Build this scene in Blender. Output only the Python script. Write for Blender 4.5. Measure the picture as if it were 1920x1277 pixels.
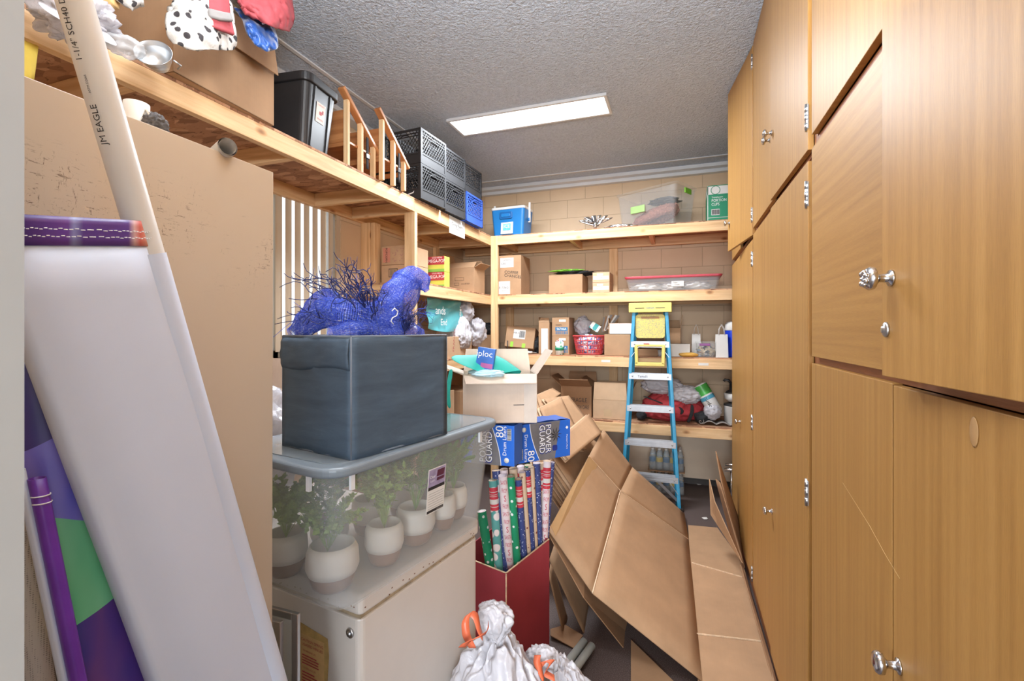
import bpy, math, random
from mathutils import Vector, Matrix, noise as NZ
random.seed(7)
for o in list(bpy.data.objects): bpy.data.objects.remove(o)
SC = bpy.context.scene
COL = SC.collection
PI = math.pi
# ---------------------------------------------------------------- camera
HC = 1.57
YAW = math.radians(19.66)
FPX = 890.0
cam = bpy.data.cameras.new('camera'); cam.sensor_width = 36; cam.lens = 36*FPX/1920
cam.shift_y = -18.5/1920; cam.clip_start = 0.02
co = bpy.data.objects.new('camera', cam); COL.objects.link(co)
co.location = (0, 0, HC); co.rotation_euler = (PI/2, 0, YAW)
SC.camera = co
# ---------------------------------------------------------------- world, lights, exposure
w = bpy.data.worlds.new('world'); SC.world = w; w.use_nodes = True
bg = w.node_tree.nodes['Background']; bg.inputs[0].default_value = (0.93, 0.96, 1.0, 1); bg.inputs[1].default_value = 1.2
SC.view_settings.view_transform = 'Standard'; SC.view_settings.look = 'None'
SC.view_settings.exposure = 0.25; SC.view_settings.gamma = 1
SC.view_settings.use_curve_mapping = False
def area(name, loc, sx, sy, power, rot=(0, 0, 0), col=(.87, .93, 1)):
    l = bpy.data.lights.new(name, 'AREA'); l.shape = 'RECTANGLE'; l.size = sx; l.size_y = sy
    l.energy = power; l.color = col
    o = bpy.data.objects.new(name, l); COL.objects.link(o); o.location = loc; o.rotation_euler = rot
    return o
area('ceiling_lamp_light', (-1.13, 3.53, 3.225), 1.15, .24, 80)
area('added_ceiling_fill_light', (-0.75, 1.1, 3.225), 1.15, .24, 14)  # added out of view for extra light; no second lamp is known
area('doorway_fill_light', (0.5, -3.6, 1.7), 2.2, 1.5, 250, (math.radians(92), 0, math.radians(8)), (.86, .93, 1))  # fill added beyond the doorway for even frontal light, not a hallway lamp
area('ceiling_bounce_fill', (-.15, .35, 2.35), .5, .35, 66, (math.radians(152), 0, math.radians(14)), (.84, .92, 1))  # upward fill added to brighten the ceiling; no flash unit stands here

# ---------------------------------------------------------------- helpers
def ray(u, v):
    xc = (u-960)/FPX
    return Vector((-math.sin(YAW)+xc*math.cos(YAW), math.cos(YAW)+xc*math.sin(YAW), (620-v)/FPX))
def at(u, v, X=None, Y=None, Z=None, d=None):
    r = ray(u, v)
    if d is None:
        if X is not None: d = X/r.x
        elif Y is not None: d = Y/r.y
        else: d = (Z-HC)/r.z
    return Vector((r.x*d, r.y*d, HC+r.z*d))
def fx(u, Y): return at(u, 620, Y=Y).x
def fy(u, X): return at(u, 620, X=X).y
def fz(u, v, Y): return at(u, v, Y=Y).z
def fit(o, **kw):
    for k, val in kw.items(): o[k] = val
    return o

class MB:
    def __init__(s): s.v = []; s.f = []; s.uv = []; s.smooth = []
    def face(s, idx, uvs=None, sm=False):
        s.f.append(tuple(idx)); s.uv.append(uvs); s.smooth.append(sm)
    def box(s, c, size, m=None):
        sx, sy, sz = [a/2 for a in size]; c = Vector(c); b = len(s.v)
        L = max(range(3), key=lambda i: size[i])
        loc = []
        for z in (-1, 1):
            for y in (-1, 1):
                for x in (-1, 1):
                    p = Vector((x*sx, y*sy, z*sz)); loc.append(p)
                    s.v.append((m @ (p)+c) if m is not None else p+c)
        off = random.random()*5
        for q, ax in (((0, 2, 3, 1), 2), ((4, 5, 7, 6), 2), ((0, 1, 5, 4), 1), ((2, 6, 7, 3), 1), ((0, 4, 6, 2), 0), ((1, 3, 7, 5), 0)):
            rest = [i for i in range(3) if i != ax]
            if L in rest: a = L; bb = [i for i in rest if i != L][0]
            else: a, bb = rest
            s.face([b+i for i in q], [(loc[i][a]+off, loc[i][bb]+off*3+ax*.37) for i in q])
        return s
    def bx(s, x0, x1, y0, y1, z0, z1): return s.box(((x0+x1)/2, (y0+y1)/2, (z0+z1)/2), (abs(x1-x0), abs(y1-y0), abs(z1-z0)))
    def bar(s, p0, p1, w, t, up=(0, 0, 1)):
        p0 = Vector(p0); p1 = Vector(p1); d = p1-p0; L = d.length; x = d.normalized(); upv = Vector(up)
        y = upv.cross(x)
        if y.length < 1e-4: y = Vector((0, 1, 0)).cross(x)
        y.normalize(); z = x.cross(y)
        m = Matrix((x, y, z)).transposed()
        return s.box((p0+p1)/2, (L, w, t), m)
    def grid(s, P, closeu=False, closev=False, sm=True, uv=None):
        nu = len(P); nv = len(P[0]); b = len(s.v)
        for r in P:
            for p in r: s.v.append(Vector(p))
        for i in range(nu if closeu else nu-1):
            for j in range(nv if closev else nv-1):
                q = [(i, j), (i+1, j), (i+1, j+1), (i, j+1)]
                s.face([b+(a % nu)*nv+(c % nv) for a, c in q],
                       [(a/(nu-1), c/(nv-1)) if uv is None else (uv[0]*a/(nu-1), uv[1]*c/(nv-1)) for a, c in q], sm)
        return s
    def tube(s, pts, r, n=10, cap=True, sm=True, flat=1.0):
        pts = [Vector(p) for p in pts]; N = len(pts)
        rs = r if isinstance(r, (list, tuple)) else [r]*N
        t0 = (pts[1]-pts[0]).normalized()
        a = Vector((0, 0, 1)).cross(t0)
        if a.length < .05: a = Vector((0, 1, 0)).cross(t0)
        a.normalize(); P = []; L = 0; Ls = []
        for i, p in enumerate(pts):
            t = (pts[min(i+1, N-1)]-pts[max(i-1, 0)])
            t = t.normalized() if t.length > 1e-9 else t0
            a = (a-t*a.dot(t)); a = a.normalized() if a.length > 1e-6 else t.orthogonal().normalized()
            bb = t.cross(a)
            P.append([p+(a*math.cos(2*PI*k/n)+bb*flat*math.sin(2*PI*k/n))*rs[i] for k in range(n)])
            if i: L += (pts[i]-pts[i-1]).length
            Ls.append(L)
        b = len(s.v)
        for rr in P:
            for p in rr: s.v.append(p)
        for i in range(N-1):
            for k in range(n):
                q = [(i, k), (i, k+1), (i+1, k+1), (i+1, k)]
                s.face([b+x*n+(y % n) for x, y in q], [(Ls[x], 2*PI*rs[x]*y/n) for x, y in q], sm)
        if cap:
            s.face([b+k for k in range(n)][::-1]); s.face([b+(N-1)*n+k for k in range(n)])
        return s
    def lathe(s, prof, c=(0, 0, 0), n=24, m=None, sx=1, sy=1, sm=True):
        c = Vector(c); P = []
        for r, z in prof:
            row = []
            for k in range(n):
                p = Vector((r*sx*math.cos(2*PI*k/n), r*sy*math.sin(2*PI*k/n), z))
                row.append((m @ p if m is not None else p)+c)
            P.append(row)
        b = len(s.v)
        for r in P:
            for p in r: s.v.append(p)
        for i in range(len(P)-1):
            for k in range(n):
                q = [(i, k), (i, k+1), (i+1, k+1), (i+1, k)]
                s.face([b+x*n+(y % n) for x, y in q], [(prof[x][1], y/n) for x, y in q], sm)
        if prof[0] == prof[-1]: return s
        if prof[0][0] > 1e-5: s.face([b+k for k in range(n)][::-1])
        if prof[-1][0] > 1e-5: s.face([b+(len(P)-1)*n+k for k in range(n)])
        return s
    def rbox(s, c, size, r, taper=1.0, n=5, m=None, open_top=False, wall=0):
        """rounded-corner (in plan) box; taper = bottom scale"""
        def ring(hx, hy, z, rr):
            out = []
            for cx, cy, a0 in ((1, 1, 0), (-1, 1, 90), (-1, -1, 180), (1, -1, 270)):
                for k in range(n+1):
                    a = math.radians(a0+90*k/n)
                    out.append(Vector((cx*(hx-rr)+rr*math.cos(a), cy*(hy-rr)+rr*math.sin(a), z)))
            return out
        hx, hy, hz = size[0]/2, size[1]/2, size[2]/2
        rows = [ring(hx*taper, hy*taper, -hz, r), ring(hx, hy, hz, r)]
        if open_top and wall:
            rows += [ring(hx-wall, hy-wall, hz, max(r-wall, .001)), ring(hx*taper-wall, hy*taper-wall, -hz+wall, max(r-wall, .001))]
        c = Vector(c); b = len(s.v); N = len(rows[0])
        for rr in rows:
            for p in rr: s.v.append((m @ p if m is not None else p)+c)
        for i in range(len(rows)-1):
            for k in range(N):
                q = [(i, k), (i, (k+1) % N), (i+1, (k+1) % N), (i+1, k)]
                s.face([b+x*N+y for x, y in q], [(k*.1, x*.3) for x, y in q], False)
        s.face([b+k for k in range(N)][::-1])
        s.face([b+(len(rows)-1)*N+k for k in range(N)] if not open_top else [b+(len(rows)-1)*N+k for k in range(N)])
        return s
    def slab(s, pts, t):
        """flat polygon with thickness t (along its normal, centred)"""
        pts = [Vector(p) for p in pts]; n = Vector((0, 0, 0))
        for i in range(len(pts)):
            n += pts[i].cross(pts[(i+1) % len(pts)])
        n.normalize(); b = len(s.v); N = len(pts)
        ex = (pts[1]-pts[0]).normalized(); ey = n.cross(ex)
        for sg in (-1, 1):
            for p in pts: s.v.append(p+n*t/2*sg)
        uv = [((p-pts[0]).dot(ex), (p-pts[0]).dot(ey)) for p in pts]
        s.face([b+i for i in range(N)][::-1], uv[::-1]); s.face([b+N+i for i in range(N)], uv)
        for i in range(N):
            j = (i+1) % N
            s.face([b+i, b+j, b+N+j, b+N+i], [(0, 0), (.2, 0), (.2, t), (0, t)])
        return s
    def xf(s, m):
        s.v = [m @ Vector(p) for p in s.v]; return s
    def mesh(s, name):
        me = bpy.data.meshes.new(name); me.from_pydata([tuple(p) for p in s.v], [], s.f)
        ul = me.uv_layers.new(name='UVMap').data; i = 0
        for f, uv in zip(s.f, s.uv):
            for k in range(len(f)):
                if uv is not None: ul[i].uv = uv[k]
                else:
                    p = s.v[f[k]]; ul[i].uv = (p[0]+p[1]*.7, p[2]+p[1]*.3)
                i += 1
        for p, sm in zip(me.polygons, s.smooth): p.use_smooth = sm
        me.update(); return me

RM = {}
def T(name, label, cat, loc=(0, 0, 0), rz=0, group=None):
    o = bpy.data.objects.new(name, None); COL.objects.link(o); o.empty_display_size = .05
    o.location = loc; o.rotation_euler = (0, 0, rz); o['label'] = label; o['category'] = cat
    if group: o['group'] = group
    RM[o] = Matrix.Translation(Vector(loc)) @ Matrix.Rotation(rz, 4, 'Z')
    return o
def root(o):
    while o.parent: o = o.parent
    return o
def P(name, mb, m, parent=None, w=False, bev=0, seg=2, label=None, sub=0, solid=0):
    if w and parent: mb.xf(RM[root(parent)].inverted())
    o = bpy.data.objects.new(name, mb.mesh(name)); COL.objects.link(o)
    o.data.materials.append(m)
    if parent: o.parent = parent
    if solid:
        q = o.modifiers.new('s', 'SOLIDIFY'); q.thickness = solid; q.offset = 0
    if bev:
        q = o.modifiers.new('b', 'BEVEL'); q.width = bev; q.segments = seg; q.limit_method = 'ANGLE'; q.angle_limit = .6
    if sub:
        q = o.modifiers.new('u', 'SUBSURF'); q.levels = sub; q.render_levels = sub
    if label: o['label'] = label
    return o
def S(name, mb, m, parent=None, kind='structure'):
    o = P(name, mb, m, parent)
    if not parent: o['kind'] = kind
    return o
def tag(o, label, cat, group=None, kind=None):
    o['label'] = label; o['category'] = cat
    if group: o['group'] = group
    if kind: o['kind'] = kind
    return o
def center(o):
    """put a single-mesh thing's origin at its base"""
    vs = [v.co for v in o.data.vertices]
    c = Vector((sum(v.x for v in vs)/len(vs), sum(v.y for v in vs)/len(vs), min(v.z for v in vs)))
    o.data.transform(Matrix.Translation(-c)); o.location = c
    return o
def dup(r, loc, rz, label=None, group=None):
    c = r.copy(); COL.objects.link(c); c.location = loc; c.rotation_euler = (0, 0, rz)
    if label: c['label'] = label
    if group: c['group'] = group
    for ch in list(r.children):
        k = ch.copy(); COL.objects.link(k); k.parent = c
        for g in list(ch.children):
            q = g.copy(); COL.objects.link(q); q.parent = k
    RM[c] = Matrix.Translation(Vector(loc)) @ Matrix.Rotation(rz, 4, 'Z')
    return c

_tc = {}
def textpts(txt, size):
    """triangulated flat text: verts (x,y), faces"""
    if txt not in _tc:
        cu = bpy.data.curves.new('t', 'FONT'); cu.body = txt; cu.size = 1; cu.resolution_u = 2; cu.align_x = 'CENTER'; cu.align_y = 'CENTER'
        ob = bpy.data.objects.new('t', cu)
        me = bpy.data.meshes.new_from_object(ob)
        _tc[txt] = ([tuple(v.co) for v in me.vertices], [tuple(p.vertices) for p in me.polygons])
        bpy.data.objects.remove(ob); bpy.data.curves.remove(cu); bpy.data.meshes.remove(me)
    vs, fs = _tc[txt]
    return [(x*size, y*size) for x, y, z in vs], fs
def text(mb, txt, size, o, ex, ey, off=.0006, sx=1.0):
    o = Vector(o); ex = Vector(ex).normalized(); ey = Vector(ey).normalized(); n = ex.cross(ey)
    vs, fs = textpts(txt, size); b = len(mb.v)
    for x, y in vs: mb.v.append(o+ex*x*sx+ey*y+n*off)
    for f in fs: mb.face([b+i for i in f])
    return mb
def plate(mb, o, ex, ey, w, h, off=.0004, t=.0004):
    o = Vector(o); ex = Vector(ex).normalized(); ey = Vector(ey).normalized(); n = ex.cross(ey)
    m = Matrix((ex, ey, n)).transposed()
    return mb.box(o+n*(off), (w, h, t), m)
def cyltext(mb, txt, size, p0, p1, r, ang, pos, flip=1):
    """text running along a pipe from p0 to p1, wrapped round it"""
    p0 = Vector(p0); p1 = Vector(p1); t = (p1-p0).normalized()*flip
    vs, fs = textpts(txt, size); b = len(mb.v)
    c = p0+(p1-p0).normalized()*pos
    for x, y in vs:
        a = ang+y/r*flip
        u = Vector((math.cos(a), math.sin(a), 0)); u = (u-t*u.dot(t)).normalized()
        mb.v.append(c+t*x+u*(r+.0004))
    for f in fs: mb.face([b+i for i in f])
    return mb
def nz(p, s=1.0): return NZ.noise(Vector(p)*s)
def blob(c, rad, seed=0, crumple=.12, n=(48, 36), freq=3.0, prof=None, flatb=None):
    """crumpled bag-like closed surface"""
    mb = MB(); rows = []; c = Vector(c); sd = Vector((seed*7.3, seed*3.1, seed*1.7))
    for j in range(n[1]+1):
        ph = PI*j/n[1]; row = []
        for i in range(n[0]):
            th = 2*PI*i/n[0]
            d = Vector((math.sin(ph)*math.cos(th), math.sin(ph)*math.sin(th), -math.cos(ph)))
            q = d*freq+sd
            q2 = Vector((q.x*1.9, q.y*1.9, q.z*.55))+sd; q3 = Vector((q.x*3.1+q.z, q.y*3.1-q.z, q.z*1.1))
            k = 1+crumple*(NZ.noise(q*.8)*1.1+(.22-abs(NZ.noise(q2)))*2.0+(.22-abs(NZ.noise(q3)))*.9)
            pr = prof((1-math.cos(ph))/2) if prof else 1
            p = Vector((d.x*rad[0]*k*pr, d.y*rad[1]*k*pr, d.z*rad[2]*(1+(k-1)*.6)))
            if flatb is not None and p.z < flatb: p.z = flatb
            row.append(c+p)
        rows.append(row)
    mb.grid(rows, closev=True)
    return mb
# ---------------------------------------------------------------- materials
def C(h, k=1.0):
    out = []
    for i in (0, 2, 4):
        c = int(h[i:i+2], 16)/255
        out.append(min(1, (c/12.92 if c <= .04045 else ((c+.055)/1.055)**2.4)*k))
    return (*out, 1)
def nm(name):
    m = bpy.data.materials.new(name); m.use_nodes = True
    nt = m.node_tree; b = nt.nodes['Principled BSDF']
    return m, nt, b
def N(nt, typ, **kw):
    n = nt.nodes.new(typ)
    for k, v in kw.items():
        if k.startswith('i_'): n.inputs[k[2:].replace('_', ' ')].default_value = v
        else: setattr(n, k, v)
    return n
def ramp(nt, fac, stops):
    r = nt.nodes.new('ShaderNodeValToRGB'); e = r.color_ramp.elements
    while len(e) < len(stops): e.new(.5)
    for i, (p, c) in enumerate(stops): e[i].position = p; e[i].color = c
    nt.links.new(fac, r.inputs[0]); return r.outputs[0]
def mix(nt, fac, a, b, typ='MIX'):
    x = nt.nodes.new('ShaderNodeMix'); x.data_type = 'RGBA'; x.blend_type = typ
    for i, s in ((0, fac), (6, a), (7, b)):
        if hasattr(s, 'is_output'): nt.links.new(s, x.inputs[i])
        else: x.inputs[i].default_value = s
    return x.outputs[2]
def coords(nt, kind='Object', scale=(1, 1, 1), rnd=False):
    tc = nt.nodes.new('ShaderNodeTexCoord'); mp = nt.nodes.new('ShaderNodeMapping'); mp.inputs['Scale'].default_value = scale
    nt.links.new(tc.outputs[kind], mp.inputs[0])
    if rnd:
        oi = nt.nodes.new('ShaderNodeObjectInfo'); ml = N(nt, 'ShaderNodeMath', operation='MULTIPLY'); ml.inputs[1].default_value = 37
        nt.links.new(oi.outputs['Random'], ml.inputs[0]); nt.links.new(ml.outputs[0], mp.inputs['Location'])
    return mp.outputs[0]
def noise(nt, vec, scale, detail=4, rough=.5, dist=0):
    n = N(nt, 'ShaderNodeTexNoise', i_Scale=scale, i_Detail=detail, i_Roughness=rough, i_Distortion=dist)
    nt.links.new(vec, n.inputs['Vector']); return n.outputs[0]
def bump(nt, b, h, strength, dist=.002):
    bp = N(nt, 'ShaderNodeBump'); bp.inputs['Strength'].default_value = strength; bp.inputs['Distance'].default_value = dist
    nt.links.new(h, bp.inputs['Height']); nt.links.new(bp.outputs[0], b.inputs['Normal'])
def M(name, h, rough=.6, metal=0, var=.12, vs=6, bmp=0, bs=40, k=1.0, coat=0, trans=0, mixt=0, bd=.002, sheen=0):
    """plain coloured surface with mild mottling. mixt = share of see-through"""
    m, nt, b = nm(name); c = C(h, k); v = coords(nt)
    f = noise(nt, v, vs, 5, .6)
    a = tuple(x*(1-var) for x in c[:3])+(1,); d = tuple(min(1, x*(1+var)) for x in c[:3])+(1,)
    nt.links.new(ramp(nt, f, [(.3, a), (.7, d)]), b.inputs['Base Color'])
    b.inputs['Roughness'].default_value = rough; b.inputs['Metallic'].default_value = metal
    if coat: b.inputs['Coat Weight'].default_value = coat
    if sheen: b.inputs['Sheen Weight'].default_value = sheen
    if trans: b.inputs['Transmission Weight'].default_value = trans; b.inputs['IOR'].default_value = 1.1
    if bmp: bump(nt, b, noise(nt, v, bs, 4, .6, .8 if bd > .002 else 0), bmp, bd)
    if mixt:
        t = N(nt, 'ShaderNodeBsdfTransparent'); mx = N(nt, 'ShaderNodeMixShader'); mx.inputs[0].default_value = mixt
        out = nt.nodes['Material Output']
        nt.links.new(b.outputs[0], mx.inputs[1]); nt.links.new(t.outputs[0], mx.inputs[2]); nt.links.new(mx.outputs[0], out.inputs[0])
    return m
def wood(name, lo, mid, hi, rough=.6, stretch=14, fs=10, knots=True, line=.5, big=2.2, ringd=6):
    m, nt, b = nm(name)
    v = coords(nt, 'UV', (1, stretch, 1), True)
    n1 = noise(nt, v, big, 3, .5, .6)
    wv = N(nt, 'ShaderNodeTexWave', wave_type='BANDS', bands_direction='Y', i_Scale=.35, i_Distortion=ringd, i_Detail=2.5)
    wv.inputs['Detail Scale'].default_value = .8
    nt.links.new(v, wv.inputs['Vector'])
    v2 = coords(nt, 'UV', (2.2, stretch*9, 1), True)
    n2 = noise(nt, v2, fs, 5, .65)
    base = ramp(nt, n1, [(.3, lo), (.5, mid), (.72, hi)])
    c1 = mix(nt, .22, base, ramp(nt, wv.outputs[0], [(.2, lo), (.6, hi)]))
    c2 = mix(nt, line, c1, ramp(nt, n2, [(.35, tuple(x*.62 for x in lo[:3])+(1,)), (.55, (1, 1, 1, 1))]), 'MULTIPLY')
    if knots:
        vk = coords(nt, 'UV', (1.0, 1.8, 1), True)
        vo = N(nt, 'ShaderNodeTexVoronoi', i_Scale=4.2); nt.links.new(vk, vo.inputs['Vector'])
        kn = ramp(nt, vo.outputs['Distance'], [(.05, (.30, .14, .06, 1)), (.11, (.75, .58, .45, 1)), (.17, (1, 1, 1, 1))])
        c2 = mix(nt, .75, c2, kn, 'MULTIPLY')
    nt.links.new(c2, b.inputs['Base Color'])
    b.inputs['Roughness'].default_value = rough
    bump(nt, b, n2, .12, .001)
    return m
PINE = wood('pine', C('d4a878'), C('e9c08e'), C('f4d2a4'), .65, line=.16)
OAK = wood('oak', C('a87a3e'), C('b48646'), C('be9050'), .44, stretch=30, fs=16, knots=False, line=.34, big=1.3, ringd=6)
OAKEDGE = wood('oak_edge', C('8e5636'), C('9f6540'), C('b3774e'), .5, knots=False, line=.3)
REDWOOD = wood('stained_beech', C('a86a3e'), C('bd7d4c'), C('cf915d'), .4, knots=False, line=.15)
def osb():
    m, nt, b = nm('osb_board'); v = coords(nt, 'Object', (9, 22, 9))
    vo = N(nt, 'ShaderNodeTexVoronoi', i_Scale=1.3); vo.inputs['Randomness'].default_value = 1
    dn = noise(nt, v, 1.4, 4, .6)
    mp = mix(nt, .35, v, dn, 'ADD'); nt.links.new(mp, vo.inputs['Vector'])
    c = ramp(nt, vo.outputs['Color'], [(.1, C('8a5f45')), (.5, C('b98a68')), (.9, C('d2a582'))])
    v2 = coords(nt, 'Object', (5, 17, 5)); f = noise(nt, v2, 2.6, 5, .7, 1.5)
    c = mix(nt, .8, c, ramp(nt, f, [(.34, C('5c3526')), (.42, (1, 1, 1, 1))]), 'MULTIPLY')
    nt.links.new(c, b.inputs['Base Color']); b.inputs['Roughness'].default_value = .8
    bump(nt, b, f, .3); return m
OSB = osb()
def cardboard(name, h, k=1):
    m, nt, b = nm(name); v = coords(nt, 'UV', (1, 1, 1), True)
    f = noise(nt, v, 5, 5, .6); g = noise(nt, coords(nt, 'UV', (260, 3, 1)), 1, 2, .5)
    c = C(h, k); lo = tuple(x*.86 for x in c[:3])+(1,); hi = tuple(min(1, x*1.1) for x in c[:3])+(1,)
    cc = mix(nt, .12, ramp(nt, f, [(.3, lo), (.7, hi)]), ramp(nt, g, [(.35, lo), (.65, hi)]))
    nt.links.new(cc, b.inputs['Base Color']); b.inputs['Roughness'].default_value = .78
    bump(nt, b, g, .06, .001); return m
CARD = cardboard('cardboard', 'ae8a68'); CARD2 = cardboard('cardboard_pale', 'c6a584'); CARD3 = cardboard('cardboard_dark', '9e7857')
CARDW = cardboard('cardboard_washed', 'd6c4b4')
CARDR = cardboard('red_cardboard', 'a83c48')
CRE = M('cardboard_edge', 'dcc0a0', .8, var=.2, vs=60)
def popcorn():
    m, nt, b = nm('popcorn_ceiling'); v = coords(nt)
    n1 = noise(nt, v, 62, 3, .6); n2 = noise(nt, v, 1.4, 2)
    nt.links.new(mix(nt, .5, ramp(nt, n1, [(.35, C('b6c2d2')), (.66, C('dde8f6'))]), ramp(nt, n2, [(.3, C('d0dcec')), (.7, C('d8e4f4'))])), b.inputs['Base Color'])
    b.inputs['Roughness'].default_value = .55; bump(nt, b, n1, 1.0, .03); return m
POP = popcorn()
def block(name, rot):
    m, nt, b = nm(name)
    tc = nt.nodes.new('ShaderNodeTexCoord'); mp = nt.nodes.new('ShaderNodeMapping')
    mp.inputs['Rotation'].default_value = rot; nt.links.new(tc.outputs['Object'], mp.inputs[0])
    br = N(nt, 'ShaderNodeTexBrick', i_Scale=1.0); br.inputs['Brick Width'].default_value = .4064; br.inputs['Row Height'].default_value = .2032
    br.inputs['Mortar Size'].default_value = .004; br.inputs['Mortar Smooth'].default_value = .6
    nt.links.new(mp.outputs[0], br.inputs['Vector'])
    n = noise(nt, coords(nt), 3, 4); n2 = noise(nt, coords(nt), 120, 3)
    base = ramp(nt, n, [(.3, C('d2b694')), (.7, C('dabf9e'))])
    br.inputs['Color1'].default_value = (1, 1, 1, 1); br.inputs['Color2'].default_value = (.97, .97, .97, 1); br.inputs['Mortar'].default_value = (.72, .70, .68, 1)
    nt.links.new(mix(nt, 1, base, br.outputs[0], 'MULTIPLY'), b.inputs['Base Color'])
    b.inputs['Roughness'].default_value = .6
    bp = N(nt, 'ShaderNodeBump'); bp.inputs['Strength'].default_value = .5; bp.inputs['Distance'].default_value = .004; bp.invert = True
    nt.links.new(br.outputs['Fac'], bp.inputs['Height'])
    bp2 = N(nt, 'ShaderNodeBump'); bp2.inputs['Strength'].default_value = .2; bp2.inputs['Distance'].default_value = .001
    nt.links.new(n2, bp2.inputs['Height']); nt.links.new(bp.outputs[0], bp2.inputs['Normal']); nt.links.new(bp2.outputs[0], b.inputs['Normal'])
    return m
BLOCKB = block('painted_block_back', (PI/2, 0, 0)); BLOCKL = block('painted_block_left', (PI/2, 0, PI/2))
def floorm():
    m, nt, b = nm('speckled_floor'); v = coords(nt); n = noise(nt, v, 260, 3, .7); n2 = noise(nt, v, 2, 4)
    c = ramp(nt, n, [(.3, C('4a3c38')), (.55, C('6a5a56')), (.68, C('a89c98'))])
    nt.links.new(mix(nt, .3, c, ramp(nt, n2, [(.3, C('3c302c')), (.7, C('77675f'))]), 'MULTIPLY'), b.inputs['Base Color'])
    b.inputs['Roughness'].default_value = .6; return m
FLOOR = floorm()
def panelm():
    m, nt, b = nm('scuffed_beige_paint'); v = coords(nt)
    n = noise(nt, v, 2, 4)
    base = ramp(nt, n, [(.3, C('cab8a2')), (.7, C('d0c0ac'))])
    # scratches: thin stretched noise kept to a scuffed band
    sc = noise(nt, coords(nt, 'Object', (1, 14, 60)), 2.4, 6, .8, .3)
    sc2 = noise(nt, coords(nt, 'Object', (1, 60, 16)), 3.1, 6, .8, .3)
    sp = nt.nodes.new('ShaderNodeSeparateXYZ'); nt.links.new(coords(nt), sp.inputs[0])
    band = ramp(nt, sp.outputs[2], [(0, (0, 0, 0, 1)), (1, (0, 0, 0, 1))])
    mr = N(nt, 'ShaderNodeMapRange'); mr.inputs[1].default_value = 1.64; mr.inputs[2].default_value = 1.87; nt.links.new(sp.outputs[2], mr.inputs[0])
    bandc = ramp(nt, mr.outputs[0], [(0, (0, 0, 0, 1)), (.45, (1, 1, 1, 1)), (.8, (.8, .8, .8, 1)), (1, (0, 0, 0, 1))])
    msk = noise(nt, v, 6, 4, .6)
    bm = mix(nt, 1, bandc, ramp(nt, msk, [(.44, (0, 0, 0, 1)), (.56, (1, 1, 1, 1))]), 'MULTIPLY')
    s = mix(nt, 1, ramp(nt, sc, [(.38, (1, 1, 1, 1)), (.42, (0, 0, 0, 1))]), ramp(nt, sc2, [(.36, (1, 1, 1, 1)), (.40, (0, 0, 0, 1))]), 'LIGHTEN')
    f = mix(nt, 1, s, bm, 'MULTIPLY')
    # worn patches of paler primer
    pl = mix(nt, 1, ramp(nt, noise(nt, v, 22, 6, .8), [(.62, (0, 0, 0, 1)), (.68, (1, 1, 1, 1))]), bm, 'MULTIPLY')
    c = mix(nt, pl, base, C('dcc6a8')); c = mix(nt, f, c, C('6e5848'))
    nt.links.new(c, b.inputs['Base Color']); b.inputs['Roughness'].default_value = .42
    bump(nt, b, noise(nt, v, 90, 3), .06, .001); return m
SCUFF = panelm()
WHT = M('white_paint', 'bcbab5', .45, var=.03); PAPER = M('white_paper', 'dcd9d4', .8, var=.04)
CEILW = M('painted_trim', 'dcdfe2', .4, var=.05)
VINYLW = M('white_vinyl', 'd6dff2', .38, var=.02, vs=3)
PVC = M('white_pvc', 'dedad4', .35, var=.03); INK = M('black_ink', '2b2a2c', .6); INKG = M('grey_ink', '77736f', .6); INKR = M('red_ink', 'b23a44', .6)
INKW = M('white_ink', 'f2f2f2', .6, var=.02); INKB = M('blue_ink', '2f6f9c', .6)
BLK = M('black_plastic', '2d2c2d', .38, var=.15); BLKF = M('black_fabric', '2a2a2c', .9, var=.2, vs=30)
CRBLK = M('black_crate_plastic', '29292b', .62, var=.15); CRBLU = M('blue_crate_plastic', '3557ae', .45, var=.12)
CHROME = M('chrome', 'd4d4d6', .16, 1, var=.05); STEEL = M('brushed_steel', 'c8cacc', .34, 1, var=.08); ALU = M('aluminium', 'bcbec2', .4, .75, var=.08, vs=20)
GREY = M('grey_plastic', '7f8a93', .33, var=.06); GREYPIPE = M('grey_pipe', 'a9aeaa', .4, var=.05)
CLEAR = M('clear_plastic', 'd6d8d8', .2, var=.03, mixt=.88)
BOTTLE = M('bottle_plastic', 'dce6ea', .05, var=.05, mixt=.72); MILKY = M('milky_plastic', 'cfd2d3', .25, var=.04, mixt=.80)
FILM = M('clear_film', 'e8ecf0', .15, var=.06, mixt=.6, bmp=.3, bs=25)
BAGW = M('white_bag', 'c6c3c8', .3, var=.07, vs=9, bmp=.8, bs=14, bd=.012); BAGG = M('grey_translucent_bag', 'cfccd2', .25, var=.08, mixt=.25, bmp=.8, bs=16, bd=.012)
ENAMEL = M('cream_enamel', 'd8d0c8', .32, var=.05, vs=2.5, bmp=.04, bs=10)
TAPE = M('packing_tape', 'd8ba94', .18, var=.06, mixt=.25); GTAPE = M('green_tape', '96d840', .5)
YEL = M('yellow_plastic', 'dcca6c', .45, var=.08); BLUFG = M('blue_fibreglass', '2f93bc', .45, var=.1, vs=20)
COOL = M('cooler_blue', '2476b8', .35, var=.05); COOLD = M('cooler_dark_blue', '1f5f9c', .35, var=.05); JUG = M('jug_blue', '1a3ec4', .35)
REDP = M('red_plastic', 'c94a4c', .4); REDL = M('red_lid', 'c24856', .4); REDF = M('red_fabric', 'b23a40', .85, var=.18, vs=25, bmp=.3)
GREEN = M('green_card', '1f8a63', .5, var=.05); LIME = M('lime_plastic', '86c83c', .4); TEAL = M('teal_cloth', '2ab5a8', .6, var=.12)
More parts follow.
